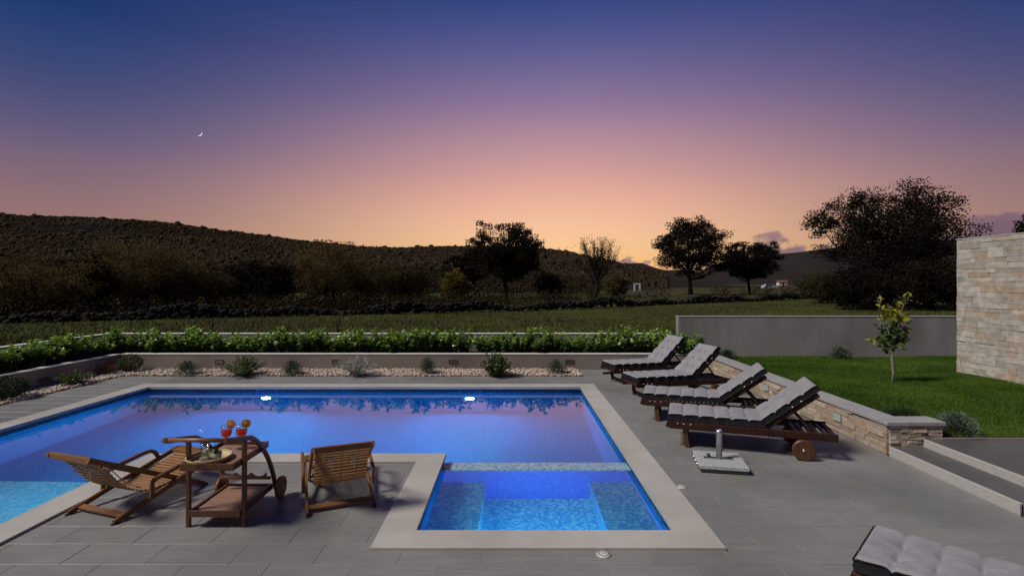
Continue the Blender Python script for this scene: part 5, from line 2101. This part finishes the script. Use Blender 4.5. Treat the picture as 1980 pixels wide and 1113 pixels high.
# bottle rack with scalloped front
b = MB(org)
x0, x1 = XL + 0.02, XR - 0.02
npt = 48
up_, lo_ = [], []
for i in range(npt + 1):
    x = x0 + (x1 - x0) * i / npt
    u = (i / npt) * 3.0
    sc_ = 0.0
    f_ = u - math.floor(u) - 0.5
    if abs(f_) < 0.40 and 0 < i < npt:
        sc_ = 0.030 * math.sqrt(max(0, 1 - (f_ / 0.40) ** 2))
    up_.append((x, 0.285 - sc_))
    lo_.append((x, 0.235))
vs, fs = [], []
for i in range(npt + 1):
    for y in (4.655, 4.675):
        vs += [(lo_[i][0], y, lo_[i][1]), (up_[i][0], y, up_[i][1])]
for i in range(npt):
    a = i * 4
    fs += [(a, a + 4, a + 5, a + 1), (a + 2, a + 3, a + 7, a + 6), (a + 1, a + 5, a + 7, a + 3), (a, a + 2, a + 6, a + 4)]
fs += [(0, 1, 3, 2), (npt * 4, npt * 4 + 2, npt * 4 + 3, npt * 4 + 1)]
b.add(vs, fs)
b.build('bottle_rack', M['trolley_slat'], tr_)
b = MB(org)
b.box(XL + 0.02, XR - 0.02, 4.735, 4.752, 0.20, 0.225)
b.build('rack_rail', wd, tr_)
wm3 = MB()
wm3.lathe([(0.0, -0.016), (0.030, -0.016), (0.034, -0.010), (0.078, -0.010), (0.084, -0.014), (0.098, -0.014), (0.102, -0.008), (0.102, 0.008), (0.098, 0.014), (0.084, 0.014), (0.078, 0.010), (0.034, 0.010), (0.030, 0.016), (0.0, 0.016)], axis='x', seg=30, smooth=False)
wme3 = wm3.mesh('wheel')
for sgn, x in ((-1, XL - 0.045), (1, XR + 0.045)):
    w = link('wheel', wme3, M['teak'], tr_, (x - TX, 4.81 - TY, 0.102))
    b = MB()
    b.lathe([(0.012, -0.004), (0.012, 0.004), (0.0, 0.007)], (sgn * 0.018, 0, 0), 10, 'x')
    b.build('hub_cap', M['steel'], w)
b = MB(org)
b.tube([(XL - 0.05, 4.81, 0.102), (XR + 0.05, 4.81, 0.102)], 0.009, 8)
b.build('axle', M['steel'], tr_)

TOPZ = UZ + 0.008
# woven round tray
wt0 = (-2.50, 4.27, TOPZ)
wy = empty('woven_tray', wt0, 0, 'oval woven cane tray lying on the trolley top', 'tray')
b = MB()
b.lathe([(0.0, 0.002), (0.128, 0.002), (0.150, 0.012), (0.162, 0.032), (0.168, 0.032), (0.158, 0.008), (0.135, 0.0), (0.0, 0.0)], seg=32, cap=False)
o = b.build('basket_base', M['wicker'], wy)
b = MB()
b.tube([(0.165 * math.cos(2 * PI * i / 32), 0.165 * math.sin(2 * PI * i / 32), 0.034) for i in range(33)], 0.006, 6)
b.build('rim', M['wicker'], wy)

ZT = TOPZ + 0.0025
g = empty('candle_tumbler', (-2.545, 4.285, ZT), 0, 'tall clear tumbler with pale sage candle on the woven tray', 'candle glass')
b = MB()
b.lathe([(0.0, 0.0), (0.032, 0.0), (0.036, 0.130), (0.0335, 0.130), (0.030, 0.008), (0.0, 0.008)], seg=22, cap=False)
b.build('glass_body', M['glass_sage'], g)
b = MB()
b.lathe([(0.0, 0.0085), (0.0293, 0.0085), (0.0318, 0.082), (0.0, 0.080)], seg=22, cap=False)
b.build('wax', M['candle'], g)
g = empty('small_jar', (-2.505, 4.205, ZT), 0, 'small squat pale jar in front of the tumbler on the woven tray', 'jar')
b = MB()
b.lathe([(0.0, 0.0), (0.030, 0.0), (0.032, 0.055), (0.029, 0.055), (0.027, 0.006), (0.0, 0.006)], seg=20, cap=False)
b.build('glass_body', M['glass_sage'], g)
b = MB()
b.lathe([(0.0, 0.0065), (0.0265, 0.0065), (0.0275, 0.042), (0.0, 0.041)], seg=20, cap=False)
b.build('wax', M['candle'], g)
g = empty('potted_succulent', (-2.435, 4.265, ZT), 0, 'little grey pot with a green succulent on the woven tray', 'potted plant')
b = MB()
b.lathe([(0.0, 0.0), (0.032, 0.0), (0.040, 0.062), (0.036, 0.062), (0.034, 0.054), (0.0, 0.054)], seg=20, cap=False)
b.build('pot', M['pot_grey'], g)
rng = np.random.default_rng(4)
B = np.tile(np.array([[0, 0, 0.052]]), (34, 1)) + rng.normal(0, 0.008, (34, 3)) * np.array([1, 1, 0.2])
az = rng.uniform(0, 6.28, 34)
el = rng.uniform(0.2, 1.4, 34)
D = np.stack([np.cos(az) * np.cos(el), np.sin(az) * np.cos(el), np.sin(el)], 1)
V, F = leaves_mesh(B, D, rng.uniform(0.03, 0.055, 34), rng.uniform(0.014, 0.022, 34), rng)
link('leaves', np_mesh('leaves', V, F, True), M['succulent'], g)


def cocktail(x, y, label, rz):
    t = empty('cocktail_glass', (x, y, TOPZ), rz, label, 'drink', 'orange cocktails on the trolley')
    b = MB()
    b.lathe([(0.0, 0.0), (0.034, 0.0), (0.034, 0.003), (0.006, 0.008), (0.0042, 0.02), (0.0042, 0.095), (0.012, 0.104), (0.034, 0.118), (0.046, 0.145), (0.047, 0.175), (0.043, 0.215),
             (0.0415, 0.215), (0.0455, 0.175), (0.0445, 0.146), (0.033, 0.121), (0.010, 0.107), (0.0, 0.106)], seg=26, cap=False)
    b.build('glass', M['glass'], t)
    b = MB()
    b.lathe([(0.0, 0.1075), (0.010, 0.109), (0.0325, 0.1225), (0.0438, 0.147), (0.0448, 0.168), (0.0, 0.168)], seg=26, cap=False)
    b.build('drink', M['drink'], t)
    # orange slice, standing on the rim facing the viewer
    s = MB()
    s.lathe([(0.0, -0.003), (0.0335, -0.003), (0.0335, 0.003), (0.0, 0.003)], axis='y', seg=30, smooth=False)
    so_ = s.build('orange_slice', M['orange_flesh'], t, (0.036, -0.002, 0.222))
    s = MB()
    s.lathe([(0.0335, -0.0035), (0.0385, -0.0032), (0.0385, 0.0032), (0.0335, 0.0035)], axis='y', seg=30, smooth=False, cap=False)
    s.build('peel', M['orange_peel'], so_)
    s = MB()
    for k in range(5):
        a = PI * k / 5
        dx, dz = math.cos(a) * 0.032, math.sin(a) * 0.032
        s.tube([(-dx, -0.0032, -dz), (dx, -0.0032, dz)], 0.0009, 4)
    s.build('pith_lines', M['orange_pith'], so_)
    return t


cocktail(-2.500, 4.53, 'orange cocktail with an orange slice, nearer the handle corner, left one of the pair', R(8))
cocktail(-2.378, 4.55, 'orange cocktail with an orange slice, beside the curved side frame, right one of the pair', R(16))


# ================================================================== deck lids
def deck_lid(px, py, label):
    x, y = gp(px, py, 0.01)
    t = empty('service_hatch', (x, y, 0), 0, label, 'deck lid', 'round white service lids in the deck')
    b = MB()
    b.lathe([(0.054, 0.0), (0.054, 0.006), (0.048, 0.011), (0.016, 0.014), (0.0, 0.014)], seg=28)
    b.build('cover', M['white_plastic'], t)
    h = MB()
    h.box(-0.006, 0.006, -0.003, 0.003, 0.0, 0.0015)
    me = h.mesh('slot')
    for k in range(16):
        a = 2 * PI * k / 16
        link('slot', me, M['hole'], t, (math.cos(a) * 0.039, math.sin(a) * 0.039, 0.0118), (0, 0, a))
    h = MB()
    h.lathe([(0.005, 0.0), (0.005, 0.0025)], (0, 0, 0.013), 8)
    h.build('screw', M['hole'], t)


deck_lid(750, 960, 'round white deck lid between the right deck chair and the spa coping')
deck_lid(1167, 1069, 'round white deck lid in front of the spa pool')
deck_lid(1317, 939, 'round white deck lid right of the spa coping near the parasol base')
